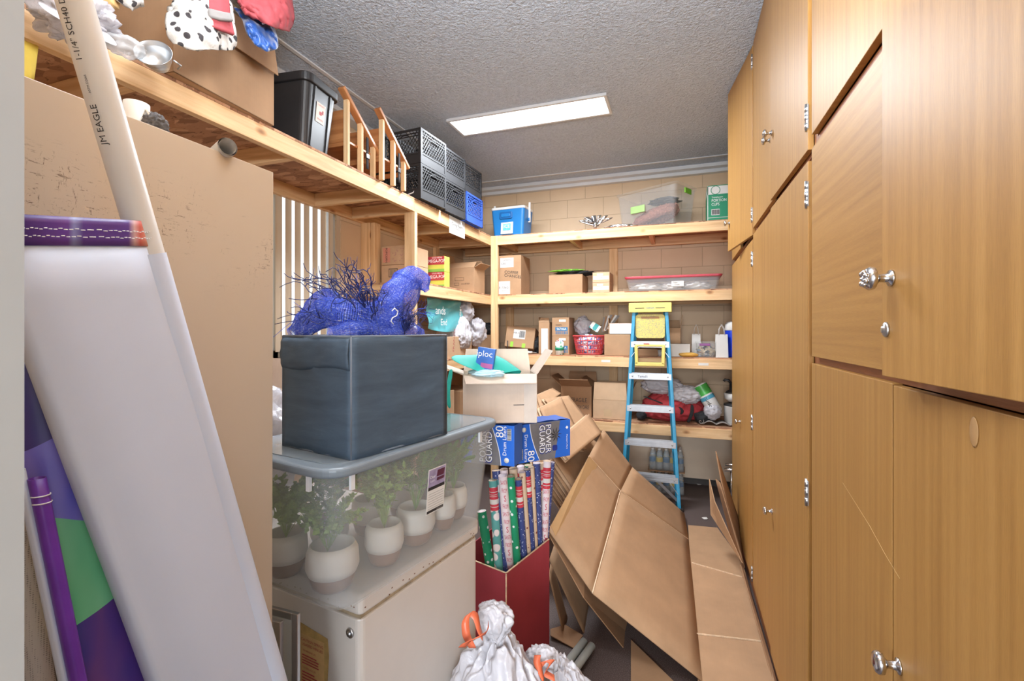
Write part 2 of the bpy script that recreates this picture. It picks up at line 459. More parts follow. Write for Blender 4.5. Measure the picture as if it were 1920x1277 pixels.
TEALB = M('teal_bag', '62c2cc', .3, var=.14, mixt=.15, bmp=.3, bs=14); PURP = M('purple_plastic', '8a3f86', .4)
FOIL = M('silver_foil', 'e4e6ea', .12, 1, var=.1, bmp=.6, bs=30)
BLUESAT = M('blue_satin', '1c4f9a', .28, var=.15, vs=8, bmp=.4, bs=10, sheen=.5); CREAMF = M('tan_plush', 'dcb478', .9, var=.15, vs=30, bmp=.5, bs=80)
REDCL = M('red_quilted_cloth', 'a04248', .75, var=.15, vs=20, bmp=.5, bs=12); GREYCL = M('grey_cloth', '8c8886', .85)
DARK = M('dark_grey', '4a4644', .7); MATG = M('grey_mat', '8d857f', .9, bmp=.4, bs=60)
GLASS = M('glass', 'd8e4e0', .05, mixt=.85); CERAM = M('white_ceramic', 'e8e4dc', .55, var=.05, bmp=.1, bs=60); BROWNP = M('brown_glaze', '8a6a58', .3, var=.2)
LEAF = M('leaf_green', '9cc05c', .5, var=.35, vs=20); LEAF2 = M('fern_green', '7cb850', .5, var=.3, vs=20)
PANE = M('window_glass', 'e4eef4', .05, mixt=.9)
BLUEBOX = M('blue_carton', '2364c8', .4, var=.06); GREYPR = M('grey_print', '6f6d70', .4, var=.2, vs=12)
WREATH = M('wreath_brown', '9a6250', .8, var=.45, vs=60)
def lampm():
    m, nt, b = nm('lamp_diffuser'); b.inputs['Base Color'].default_value = (1, 1, 1, 1)
    b.inputs['Emission Color'].default_value = (1, .985, .96, 1); b.inputs['Emission Strength'].default_value = 3.2; return m
LAMP = lampm()
def dots(name, base, ink, scale, thr, kind='Object', sq=(1, 1, 1)):
    m, nt, b = nm(name); vo = N(nt, 'ShaderNodeTexVoronoi', i_Scale=scale)
    nt.links.new(coords(nt, kind, sq), vo.inputs['Vector'])
    nt.links.new(ramp(nt, vo.outputs['Distance'], [(thr, C(ink)), (thr+.06, C(base))]), b.inputs['Base Color'])
    b.inputs['Roughness'].default_value = .55
    return m, nt, b
DALM, _nt, _b = dots('dalmatian_plush', 'c8c4be', '3a3638', 32, .30); bump(_nt, _b, noise(_nt, coords(_nt), 160, 3), .5, .004); _b.inputs['Roughness'].default_value = .95
SNOW = dots('green_snowflake_paper', '1c9468', 'f0f6f4', 38, .22)[0]
NAVY = dots('navy_snow_paper', '3e4c86', 'c8cee4', 80, .2)[0]
SANTA = dots('teal_santa_paper', '5fa8a4', 'f0e6e4', 22, .36)[0]
TANR = dots('tan_reindeer_paper', 'd8bfa4', '8c4a40', 34, .16)[0]
WRAPW = M('white_wrap_paper', 'ecdde0', .4, var=.04); BAND = M('red_band', 'cf3f4e', .4)
def printed(name, cols, scale, sq=(1, 1, 1), rough=.5):
    m, nt, b = nm(name); vo = N(nt, 'ShaderNodeTexVoronoi', i_Scale=scale); nt.links.new(coords(nt, 'Object', sq), vo.inputs['Vector'])
    n = len(cols); sp = nt.nodes.new('ShaderNodeSeparateColor'); nt.links.new(vo.outputs['Color'], sp.inputs[0])
    r = nt.nodes.new('ShaderNodeValToRGB'); r.color_ramp.interpolation = 'CONSTANT'; e = r.color_ramp.elements
    while len(e) < n: e.new(.5)
    for i, c in enumerate(cols): e[i].position = i/n; e[i].color = C(c)
    nt.links.new(sp.outputs[0], r.inputs[0]); nt.links.new(r.outputs[0], b.inputs['Base Color']); b.inputs['Roughness'].default_value = rough
    return m
SNACK = printed('snack_wrappers', ['e8e6ee', '6a7ec4', 'c85a58', 'f4f2f0', '4a68b0', 'd8d4dc'], 55)
PAINTY = printed('paint_spattered_yellow', ['dcca6c', 'd8c878', 'd0c274', '9a9a80', 'dcca6c', 'b8b078', 'd8c66c'], 260, rough=.6)
MUFF = printed('mixed_clutter', ['d8c8a8', '7a9ab0', 'e8e4dc', '9a6a58', '3c4450', 'c8b090'], 30)
def netm():
    m, nt, b = nm('blue_deco_mesh'); v = coords(nt, 'UV')
    sp = nt.nodes.new('ShaderNodeSeparateXYZ'); nt.links.new(v, sp.inputs[0])
    outs = []
    for k, fr in ((0, 150), (1, 90)):
        ml = N(nt, 'ShaderNodeMath', operation='MULTIPLY'); ml.inputs[1].default_value = fr; nt.links.new(sp.outputs[k], ml.inputs[0])
        fc = N(nt, 'ShaderNodeMath', operation='FRACT'); nt.links.new(ml.outputs[0], fc.inputs[0])
        lt = N(nt, 'ShaderNodeMath', operation='LESS_THAN'); lt.inputs[1].default_value = .30; nt.links.new(fc.outputs[0], lt.inputs[0]); outs.append(lt.outputs[0])
    mx = N(nt, 'ShaderNodeMath', operation='MAXIMUM'); nt.links.new(outs[0], mx.inputs[0]); nt.links.new(outs[1], mx.inputs[1])
    n = noise(nt, v, 60, 3)
    nt.links.new(ramp(nt, n, [(.35, C('3550dc')), (.55, C('6484f8')), (.66, C('c8d6fe'))]), b.inputs['Base Color']); b.inputs['Roughness'].default_value = .3
    nt.links.new(mx.outputs[0], b.inputs['Alpha']); return m
NET = netm()
TWIG = M('navy_twig', '27306a', .5, var=.3); NETEDGE = M('blue_tinsel', '3f5fe0', .3, var=.3)
def blackcube():
    m, nt, b = nm('slate_nonwoven_fabric'); v = coords(nt, 'Object', (1, 1, 6)); n = noise(nt, v, 5, 6, .7, .6); n3 = noise(nt, coords(nt), 300, 2)
    nt.links.new(ramp(nt, n, [(.3, C('3c4c5c')), (.6, C('485a6b')), (.8, C('586b7c'))]), b.inputs['Base Color']); b.inputs['Roughness'].default_value = .62
    bump(nt, b, n3, .25, .001); return m
SLATE = blackcube()
def meshcloth():
    m, nt, b = nm('perforated_banner_mesh'); v = coords(nt, 'Object', (1, 1, 1))
    vo = N(nt, 'ShaderNodeTexVoronoi', i_Scale=330); vo.inputs['Randomness'].default_value = .15; nt.links.new(v, vo.inputs['Vector'])
    nt.links.new(ramp(nt, vo.outputs['Distance'], [(.2, C('8f8880')), (.42, C('c8c0b6'))]), b.inputs['Base Color']); b.inputs['Roughness'].default_value = .7; return m
MESHC = meshcloth()
# ---------------------------------------------------------------- room shell
CH = 3.25; XL = -2.52; YB = 5.28; YF = 4.65; XF = -1.885
XR = 1.06; YN = .24
S('floor', MB().bx(XL-.2, XR+.2, YN-.15, YB+.2, -.08, 0), FLOOR)
S('floor_hallway', MB().bx(-2.2, 2.2, -2.2, YN-.15, -.08, 0), FLOOR)
S('ceiling', MB().bx(XL-.2, XR+.2, YN-.15, YB+.2, CH, CH+.12), POP)
S('wall_back', MB().bx(XL-.2, XR+.2, YB, YB+.2, 0, CH), BLOCKB)
WY0, WY1, WZ0, WZ1 = 1.9, 3.06, 1.385, 2.75
wl = MB(); wl.bx(XL-.2, XL, YN-.15, WY0, 0, CH).bx(XL-.2, XL, WY1, YB, 0, CH).bx(XL-.2, XL, WY0, WY1, 0, WZ0).bx(XL-.2, XL, WY0, WY1, WZ1, CH)
S('wall_left', wl, BLOCKL)
S('wall_right', MB().bx(XR, XR+.2, YN-.15, YB+.2, 0, CH), BLOCKL)
nw = MB(); nw.bx(XL-.2, -.57, YN-.13, YN-.02, 0, CH).bx(.46, XR+.2, YN-.13, YN-.02, 0, CH).bx(-.57, .46, YN-.13, YN-.02, 2.2, CH)
S('wall_near', nw, BLOCKB)
# door frame of the doorway the camera looks through
df = S('door_1', MB().bx(-.57, -.525, YN-.16, YN, 0, 2.16).bx(.40, .46, YN-.16, YN-.01, 0, 2.16).bx(-.57, .46, YN-.16, YN-.01, 2.16, 2.22), WHT)
S('door_casing', MB().bx(-.66, -.525, YN-.02, YN, 0, 2.24), WHT, df)
# window
wi = S('window_1', MB().bx(XL-.1, XL-.06, WY0, WY0+.05, WZ0, WZ1).bx(XL-.1, XL-.06, WY1-.05, WY1, WZ0, WZ1).bx(XL-.1, XL-.06, WY0, WY1, WZ0, WZ0+.05).bx(XL-.1, XL-.06, WY0, WY1, WZ1-.05, WZ1).bx(XL-.1, XL-.06, 2.46, 2.5, WZ0, WZ1), WHT)
S('window_pane', MB().bx(XL-.085, XL-.08, WY0+.04, WY1-.04, WZ0+.04, WZ1-.04), PANE, wi)
S('window_sill', MB().bx(XL-.06, XL+.03, WY0-.04, WY1+.04, WZ0-.03, WZ0), WHT, wi)
bl = T('vertical_blind', 'white vertical slat blind hanging in the window behind the blue mesh', 'blind', (XL+.03, (WY0+WY1)/2, WZ0))
SLATM = M('blind_vane', 'dccab2', .6, var=.03)
_nt = SLATM.node_tree; _t = N(_nt, 'ShaderNodeBsdfTranslucent'); _t.inputs[0].default_value = C('f0e8dc'); _mx = N(_nt, 'ShaderNodeMixShader'); _mx.inputs[0].default_value = .35
_nt.links.new(_nt.nodes['Principled BSDF'].outputs[0], _mx.inputs[1]); _nt.links.new(_t.outputs[0], _mx.inputs[2]); _nt.links.new(_mx.outputs[0], _nt.nodes['Material Output'].inputs[0])
P('head_rail', MB().bx(XL-.01, XL+.03, WY0, WY1, WZ1-.05, WZ1), WHT, bl, w=True)
for i in range(14):
    y = WY0+.05+i*.083
    P('slat', MB().box((XL+.0, y, (WZ0+WZ1)/2+.01), (.0015, .089, WZ1-WZ0-.07), Matrix.Rotation(math.radians(20), 3, 'Z')), SLATM, bl, w=True)
# ceiling strips (cove trim lines) and cornice
t1 = S('trim_1', MB().bx(-2.20, -2.175, .3, YB-.32, CH-.008, CH), CEILW)
t2 = S('trim_2', MB().bx(-2.20, XR, YB-.345, YB-.32, CH-.008, CH), CEILW)
t3 = S('trim_3', MB().bx(XL, XR, YB-.14, YB, CH-.035, CH).bx(XL, XR, YB-.06, YB, CH-.07, CH-.035), CEILW)
t4 = S('trim_4', MB().bx(XL, XL+.10, .3, YB, CH-.035, CH), CEILW)
# ceiling fixtures
def ceiling_light(x, y, label, parts=True):
    t = T('ceiling_light', label, 'light', (x, y, CH-.02))
    f = MB(); f.bx(-.63, .63, -.155, -.135, -.0, .02).bx(-.63, .63, .135, .155, 0, .02).bx(-.63, -.61, -.135, .135, 0, .02).bx(.61, .63, -.135, .135, 0, .02)
    P('frame', f, CEILW, t)
    P('diffuser', MB().bx(-.61, .61, -.135, .135, .006, .016), LAMP, t)
ceiling_light(-1.13, 3.53, 'bright recessed rectangular fluorescent fixture in the grey textured ceiling')
ceiling_light(-.75, 1.1, 'added unseen rectangular fixture in the ceiling above the doorway, for fill light')  # made-up housing for the added fill lamp, out of view
# convector cover along the back wall
cv = T('radiator_cover', 'beige louvred heater cover along the back wall under the lowest shelf', 'radiator', (0, 5.2, 0))
BEIGE = M('beige_metal', 'dcc8b0', .5, var=.04)
P('casing', MB().bx(-1.7, XR-.02, 5.16, YB-.005, .07, .60), BEIGE, cv, w=True, bev=.004)
P('toe_kick', MB().bx(-1.7, XR-.02, 5.2, YB-.005, 0, .07), DARK, cv, w=True)
lv = MB()
for g in range(9):
    for k in range(4):
        for j in range(2): lv.bx(-1.5+g*.28+j*.125, -1.5+g*.28+j*.125+.11, 5.156, 5.161, .50+k*.016, .507+k*.016)
P('louvre', lv, M('louvre_shadow', '8a775f', .6), cv, w=True)

# ---------------------------------------------------------------- timber shelving
LV = [.70, 1.325, 1.945, 2.565]
sh = T('shelving_unit', 'long pine and particleboard shelving along the left window wall', 'shelving', (-2.2, 2.5, 0))
SYN = .30
def rail(mb, p0, p1): return mb.bar(p0, p1, .038, .089)
P('front_rail', rail(MB(), (XF-.019, SYN, LV[3]-.0565), (XF-.019, 3.107, LV[3]-.0565)), PINE, sh, w=True, bev=.002)
P('front_rail', rail(MB(), (XF-.019, 3.107, LV[3]-.0565), (XF-.019, YF-.002, LV[3]-.0565)), PINE, sh, w=True, bev=.002)
P('wall_rail', rail(MB(), (XL+.02, SYN, LV[3]-.0565), (XL+.02, YF-.01, LV[3]-.0565)), PINE, sh, w=True, bev=.002)
P('shelf_board', MB().bx(XL+.002, XF+.001, SYN, YF-.02, LV[3]-.012, LV[3]), OSB, sh, w=True)
for y in (.5, 1.18, 1.95, 2.75, 3.16, 3.9, 4.60):
    P('cross_brace', MB().bar((XL+.04, y, LV[3]-.0565), (XF-.04, y, LV[3]-.0565), .038, .089), PINE, sh, w=True, bev=.002)
for z in LV[:3]:
    P('front_rail', rail(MB(), (XF-.019, 3.145, z-.0565), (XF-.019, YF-.002, z-.0565)), PINE, sh, w=True, bev=.002)
    P('wall_rail', rail(MB(), (XL+.02, 3.35, z-.0565), (XL+.02, YF-.01, z-.0565)), PINE, sh, w=True, bev=.002)
    P('end_rail', MB().bar((XL+.04, 3.17, z-.0565), (XF-.04, 3.17, z-.0565), .038, .089), PINE, sh, w=True, bev=.002)
    P('cross_brace', MB().bar((XL+.04, 3.9, z-.0565), (XF-.04, 3.9, z-.0565), .038, .089), PINE, sh, w=True, bev=.002)
    P('shelf_board', MB().bx(XL+.002, XF+.001, 3.15, YF-.02, z-.012, z), OSB, sh, w=True)
P('post', MB().bx(XF-.089, XF, 3.107, 3.145, 0, LV[3]-.101), PINE, sh, w=True, bev=.002)
P('post', MB().bx(XL+.002, XL+.091, 3.30, 3.338, 0, LV[3]-.101), PINE, sh, w=True, bev=.002)
P('post', MB().bx(XL+.095, XL+.133, 3.31, 3.39, 0, LV[3]-.101), PINE, sh, w=True, bev=.002)
P('post', MB().bx(XL+.002, XL+.04, 4.52, 4.6, 0, LV[3]-.101), PINE, sh, w=True, bev=.002)
sb = T('shelving_unit', 'pine and particleboard shelving across the back wall behind the stepladder', 'shelving', (0, 4.95, 0))
XE = XR-.03
P('post', MB().bx(XF+.001, XF+.076, YF-.038, YF, 0, LV[3]-.003), PINE, sb, w=True, bev=.002)
P('post', MB().bx(-.745, -.655, YB-.042, YB-.004, 0, LV[3]-.101), PINE, sb, w=True, bev=.002)
P('post', MB().bx(-1.95, -1.86, YB-.042, YB-.004, 0, LV[3]-.101), PINE, sb, w=True, bev=.002)
P('post', MB().bx(.60, .638, YF+.04, YF+.13, 0, LV[3]-.101), PINE, sb, w=True, bev=.002)
for z in LV:
    P('front_rail', MB().bar((XF+.077, YF-.019, z-.0565), (XE, YF-.019, z-.0565), .038, .089), PINE, sb, w=True, bev=.002)
    P('wall_rail', MB().bar((-2.46, YB-.06, z-.0565), (XE, YB-.06, z-.0565), .038, .089), PINE, sb, w=True, bev=.002)
    P('shelf_board', MB().bx(XL+.003, XE, YF-.018, YB-.003, z-.012, z) if z > 2.5 else MB().bx(XL+.003, XE, YF-.018, YB-.003, z-.012, z), OSB, sb, w=True)
    P('end_rail', MB().bar((-2.46, YF+.02, z-.0565), (XF-.02, YF+.02, z-.0565), .038, .089), PINE, sb, w=True, bev=.002)
    for x in (-1.80, -1.05, -.278, .5):
        P('cross_brace', MB().bar((x, YF+.002, z-.0565), (x, YB-.08, z-.0565), .038, .07), PINE, sb, w=True, bev=.002)
# sign on the left front rail
pa = at(842, 415, X=XF); pb = at(871, 430, X=XF)
sg = T('paper_sign', 'white paper sign hung on the top left shelf edge below the milk crates', 'sign', (XF+.001, (pa.y+pb.y)/2, LV[3]-.115))
PLY = pb.y-pa.y
P('sheet', MB().box((.001, 0, .04), (.0012, PLY, .15)), PAPER, sg)
mb = MB(); text(mb, 'Giving Event', .044, (.0018, 0, .052), (0, 1, 0), (0, 0, 1)); text(mb, 'for the families', .02, (.0018, 0, .022), (0, 1, 0), (0, 0, 1))
P('lettering', mb, INK, sg)
for (u, v) in ((1136, 677), (1319, 683)):
    p = at(u, v, Y=YF-.039)
    tl = T('shelf_label', 'small blank white tape label stuck on the third shelf edge '+('left' if u < 1200 else 'right')+' of the stepladder', 'label', (p.x, YF-.0385, p.z))
    P('strip', MB().box((0, -.0006, 0), (.085, .0008, .022)), PAPER, tl)

# ---------------------------------------------------------------- oak cabinets (face plane X = .41)
XC = .41; XD = 1.03
def knob(mb, c, nrm=(-1, 0, 0), s=1.0, fancy=False):
    m = Matrix.Rotation(-PI/2, 3, 'Y')
    mb.lathe([(0, 0), (.013*s, .0), (.0125*s, .003*s), (.007*s, .005*s), (.006*s, .016*s), (.009*s, .02*s), (.017*s, .024*s), (.0185*s, .030*s), (.015*s, .035*s), (.006*s, .038*s), (0, .038*s)], c, 20, m)
    if fancy:
        for k in range(7):
            a = 2*PI*k/7; r = .0095*s if k else 0
            mb.lathe([(.0001, .033*s), (.005*s, .0365*s), (.004*s, .040*s), (0, .0415*s)], Vector(c)+Vector((0, math.cos(a)*r, math.sin(a)*r)), 10, m)
        mb.lathe([(.0001, .035*s), (.0045*s, .039*s), (0, .043*s)], c, 10, m)
    return mb
def hinge(par, y, z, off=0):
    h = MB()
    h.lathe([(.0055, -.045), (.0055, .045)], (XC-.020+off, y, z), 10)
    for k in (-.028, 0, .028): h.lathe([(.0063, k-.009), (.0063, k+.009)], (XC-.020+off, y, z), 10)
    h.bx(XC-.0175+off, XC-.0195+off, y-.016, y+.016, z-.04, z+.04)
    return P('hinge', h, STEEL, par, w=True, label='steel butt hinge')
def door(par, y0, y1, z0, z1, hinge_y, ang=0, knob_at=None, ks=1, fancy=False, lock=None, hz=()):
    """door leaf on the face plane; hinged at hinge_y, opened by ang degrees towards the aisle"""
    sgn = 1 if hinge_y == y1 else -1
    R = Matrix.Translation(Vector((XC, hinge_y, 0))) @ Matrix.Rotation(math.radians(ang)*(-sgn), 4, 'Z') @ Matrix.Translation(Vector((-XC, -hinge_y, 0)))
    d = MB().bx(XC-.019, XC-.0005, y0+.002, y1-.002, z0, z1).xf(R)
    do = P('door', d, OAK, par, w=True, bev=.0015)
    if knob_at:
        k = MB(); knob(k, (XC-.019, knob_at[0], knob_at[1]), s=ks, fancy=fancy); k.xf(R); P('knob', k, CHROME, do, w=True, label='polished round knob')
    if lock:
        k = MB(); k.lathe([(0, 0), (.011, 0), (.011, .003), (.009, .005), (.005, .005), (.005, .008), (.0, .008)], (XC-.019, lock[0], lock[1]), 20, Matrix.Rotation(-PI/2, 3, 'Y'), sx=1.25); k.xf(R)
        P('lock', k, STEEL, do, w=True, label='oval steel cam lock')
    for z in hz: hinge(do, hinge_y+(-.012 if sgn > 0 else .012), z)
    return do
def carcass(par, y0, y1, z0, z1, shelves=()):
    m = MB()
    m.bx(XC, XD, y0, y0+.02, z0, z1); m.bx(XC, XD, y1-.02, y1, z0, z1); m.bx(XC, XD, y0+.02, y1-.02, z0, z0+.02)
    m.bx(XC, XD, y0+.02, y1-.02, z1-.02, z1); m.bx(XD-.01, XD, y0+.02, y1-.02, z0+.02, z1-.02)
    for z in shelves: m.bx(XC+.0, XD-.01, y0+.02, y1-.02, z-.012, z+.012)
    P('carcass', m, OAKEDGE, par, w=True)
ys = {'A': (.47, 1.775), 'B': (1.775, 3.08), 'C': (3.08, 4.29)}
def cab(n, z0, z1, label, sh_=()):
    t = T('storage_cabinet', label, 'cabinet', (.72, sum(ys[n])/2, z0)); carcass(t, ys[n][0], ys[n][1], z0, z1, sh_); return t
y0, y1 = ys['A']; ym = 1.068
a = cab('A', 0, 2.16, 'nearest tall oak cabinet with two tiers of doors and a floral silver knob', (1.477,))
P('plinth', MB().bx(XC-.005, XC+.015, y0, y1, 0, .09), OAKEDGE, a, w=True)
door(a, ym+.004, y1-.024, 1.488, 2.150, y1-.024, 0)
door(a, y0+.02, ym, 1.486, 2.215, y0+.02, 4.0, (1.03, 1.664), 1.15, True, (1.047, 1.572))
door(a, 1.132, y1-.024, .095, 1.466, y1-.024, 0)
door(a, y0+.02, 1.13, .095, 1.463, y0+.02, 0, (1.10, .93), 1.15)
u = cab('A', 2.17, CH, 'oak wall cabinet above the nearest tall cabinet, meeting the ceiling')
door(u, ym+.002, y1-.024, 2.195, CH-.01, y1-.024, 0); door(u, y0+.02, ym, 2.222, CH-.01, y0+.02, 4.0)
y0, y1 = ys['B']; ym = 2.445
b_ = cab('B', 0, 2.14, 'middle full height oak cabinet with plain tall double doors', ())
P('plinth', MB().bx(XC-.005, XC+.015, y0, y1, 0, .09), OAKEDGE, b_, w=True)
door(b_, ym+.001, y1-.014, .095, 2.128, y1-.014, 0); door(b_, y0+.022, ym, .095, 2.128, y0+.022, .7, (ym-.04, fz(1457, 958, 2.42)), hz=(2.02, 1.035, .2))
u = cab('B', 2.15, CH, 'middle oak wall cabinet with a pair of small silver knobs')
door(u, ym+.001, y1-.014, 2.165, CH-.01, y1-.014, 0, (ym+.05, 2.46)); door(u, y0+.022, ym, 2.165, CH-.01, y0+.022, .8, (ym-.04, 2.46), hz=(2.275, 3.1))
y0, y1 = ys['C']; ym = 3.69
c_ = cab('C', 0, 2.13, 'farthest full height oak cabinet next to the stepladder, sheets leaning on it', ())
P('plinth', MB().bx(XC-.005, XC+.015, y0, y1, 0, .09), OAKEDGE, c_, w=True)
door(c_, ym+.001, y1-.004, .095, 2.105, y1-.004, 0, hz=()); door(c_, y0+.012, ym, .095, 2.105, y0+.012, .5, (ym-.05, fz(1395, 790, 3.66)), hz=(1.99, 1.03, .14))
u = cab('C', 2.14, CH, 'farthest oak wall cabinet with its near door standing ajar')
door(u, ym+.001, y1-.004, 2.15, CH-.01, y1-.004, 0); door(u, y0+.012, ym-.004, 2.13, CH-.01, y0+.012, 8.0, (ym-.05, 2.32), hz=(2.25, 3.15))
sc_ = [at(u, v, X=XC-.0198) for u, v in ((1580, 905), (1605, 945), (1630, 985), (1660, 1040), (1687, 1085))]
P('scratch', MB().tube(sc_, .00035, 4), M('pale_scratch', 'd8b47c', .5), a, w=True, label='long thin diagonal scratch')
p = at(1826, 810, X=XC-.0198); P('worn_patch', MB().lathe([(0, 0), (.011, 0), (.010, .0006), (0, .0006)], p, 14, Matrix.Rotation(-PI/2, 3, 'Y'), sx=2.0), M('worn_patch', 'b89060', .5), a, w=True, label='small pale worn patch')
# ---------------------------------------------------------------- beige cabinet on the left with things on it
XP = -.90; bc = T('tall_cabinet', 'tall beige painted cabinet with scuffed side panel, behind the rolled banners', 'cabinet', (-1.35, .55, 0))
PY0, PY1, PZ = .262, .857, 1.94
P('side_panel', MB().slab([(XP-.004, PY0, 0), (XP-.004, PY1-.006, 0), (XP-.004, PY1, PZ), (XP-.004, PY0, PZ)], .012), SCUFF, bc, w=True, bev=.0015, label='scratched beige side panel')
P('body', MB().bx(-1.82, XP-.012, PY0+.01, PY1-.012, 0, PZ-.022), BEIGE, bc, w=True)
lip = [(XP-.012-.01*math.sin(k/12*PI), PY0+.03+(.50)*k/12, PZ-.012+.014*math.sin(k/12*PI)) for k in range(13)]
P('laminate_edge', MB().grid([[p, (p[0]+.002, p[1], p[2]-.03)] for p in lip]), GREYPR, bc, w=True, solid=.002)
# ---------------------------------------------------------------- reusable builders
def carton(name, label, cat, w, d, h, loc, rz=0, mat=None, flaps=None, group=None, t=.004, tape=None, parent_T=None, fill=None):
    """box: width along local x, depth along local y, front face at -y, base at z=0 centred.
    flaps: dict side-> opening angle (0 closed flat, 90 upright, 180 folded out level)"""
    mat = mat or CARD
    r = T(name, label, cat, loc, rz, group)
    if flaps is None:
        P('body', MB().box((0, 0, h/2), (w, d, h)), mat, r, bev=.003)
        s = MB().box((0, 0, h+.0004), (w-.006, .003, .0008)); P('seam', s, DARK, r)
    else:
        b = MB(); b.bx(-w/2, w/2, -d/2, -d/2+t, 0, h); b.bx(-w/2, w/2, d/2-t, d/2, 0, h)
        b.bx(-w/2, -w/2+t, -d/2+t, d/2-t, 0, h); b.bx(w/2-t, w/2, -d/2+t, d/2-t, 0, h); b.bx(-w/2, w/2, -d/2, d/2, 0, t)
        P('body', b, mat, r, bev=.001, seg=1)
        for sd, spec in flaps.items():
            ang, fl = spec if isinstance(spec, tuple) else (spec, min(w, d)/2)
            a = math.radians(ang); c, s_ = math.cos(a), math.sin(a)
            k = .012
            if sd == 'f': q = [(-w/2+.002, -d/2, h), (w/2-.002, -d/2, h), (w/2-k, -d/2+fl*c, h+fl*s_), (-w/2+k, -d/2+fl*c, h+fl*s_)]
            if sd == 'b': q = [(-w/2+.002, d/2, h), (w/2-.002, d/2, h), (w/2-k, d/2-fl*c, h+fl*s_), (-w/2+k, d/2-fl*c, h+fl*s_)]
            if sd == 'l': q = [(-w/2, -d/2+.002, h), (-w/2, d/2-.002, h), (-w/2+fl*c, d/2-k, h+fl*s_), (-w/2+fl*c, -d/2+k, h+fl*s_)]
            if sd == 'r': q = [(w/2, -d/2+.002, h), (w/2, d/2-.002, h), (w/2-fl*c, d/2-k, h+fl*s_), (w/2-fl*c, -d/2+k, h+fl*s_)]
            P('flap', MB().slab(q, t), mat, r)
    if tape:
        for tx, tw, z0 in tape:
            P('tape', MB().bx(tx-tw/2, tx+tw/2, -d/2-.0012, -d/2, h-z0 if z0 < h else 0, h), TAPE, r, label='strip of packing tape')
    return r
def face(r, w, d, h, side='f', cx=0, cz=None):
    """frame on a face of a carton: origin, ex, ey"""
    z = h/2 if cz is None else cz
    if side == 'f': return Vector((cx, -d/2, z)), Vector((1, 0, 0)), Vector((0, 0, 1))
    if side == 'r': return Vector((w/2, cx, z)), Vector((0, 1, 0)), Vector((0, 0, 1))
    if side == 'l': return Vector((-w/2, cx, z)), Vector((0, -1, 0)), Vector((0, 0, 1))
def sticker(par, fr, w, h, mat, lines=(), ink=None, name='label', off=.0004, label=None, name2='lettering'):
    """paper label on a face with text lines [(txt, size, x, y[, mat])]"""
    o, ex, ey = fr
    p = P(name, plate(MB(), o, ex, ey, w, h, off=off+.0004, t=.0006), mat, par, label=label) if mat else par
    by = {}
    for ln in lines:
        mt = ln[4] if len(ln) > 4 else (ink or INK); by.setdefault(mt.name, (mt, MB()))
        text(by[mt.name][1], ln[0], ln[1], o+ex*ln[2]+ey*ln[3], ex, ey, off=off+.0012)
    for mt, mb in by.values(): P(name2, mb, mt, p)
    return p
def bars(mb, o, ex, ey, w, h, n=12, off=.0016):
    o = Vector(o); random.seed(int(w*1e4)+n); x = -w/2
    while x < w/2:
        t = w/n*random.choice((.25, .5, .8)); plate(mb, o+ex*(x+t/2), ex, ey, t, h, off=off, t=.0002); x += t+w/n*random.choice((.3, .5))
    return mb
def bunch(par, mat, o, ex, ey, w, h, rows, off=.0012, name='small_print'):
    mb = MB(); random.seed(rows*7+int(w*999))
    for k in range(rows):
        ww = w*random.uniform(.6, 1); plate(mb, o+ex*(-(w-ww)/2)+ey*(h/2-h*(k+.5)/rows), ex, ey, ww, h/rows*.38, off=off, t=.0002)
    return P(name, mb, mat, par)
def cardsheet(name, label, panels, group=None, t=.005, mat=None, cat='cardboard sheet', creases=()):
    base = Vector((0, 0, 0)); pts = [Vector(p) for q in panels for p in q]
    base = sum(pts, Vector())/len(pts); base.z = min(p.z for p in pts)
    r = T(name, label, cat, base, 0, group)
    for q in panels:
        if len(q) == 4:
            a, b, c, d = [Vector(p) for p in q]; n = 8
            g = [[a.lerp(b, i/n).lerp(d.lerp(c, i/n), j/n) for j in range(n+1)] for i in range(n+1)]
            mb = MB().grid(g, uv=((b-a).length, (d-a).length)); P('panel', mb, mat or CARD, r, w=True, solid=t)
        else: P('panel', MB().slab(q, t), mat or CARD, r, w=True)
    if creases:
        mb = MB()
        for a, b in creases: mb.bar(a, b, .005, t*1.25)
        P('crease', mb, CRE, r, w=True)
    return r
def tie(mb, pts, wd=.02, tw=0):
    """ribbon along pts"""
    L = []; R = []
    for i, p in enumerate(pts):
        p = Vector(p); a = tw*i/len(pts); n = Vector((math.cos(a), math.sin(a), .25))*wd/2
        L.append(p-n); R.append(p+n)
    return mb.grid([L, R])
def tubemb(pts, r, **k): return MB().tube(pts, r, **k)
def tote_shell(r, w, d, h, mat, taper=.86, wall=.004, rad=.05):
    return P('tub', MB().rbox((0, 0, h/2), (w, d, h), rad, taper, 5, None, True, wall), mat, r)
# ---------------------------------------------------------------- foreground: banners, pipe, freezer, totes
def hit(u, v, p, n):
    r = ray(u, v); o = Vector((0, 0, HC)); n = Vector(n)
    return o+r*((Vector(p)-o).dot(n)/r.dot(n))
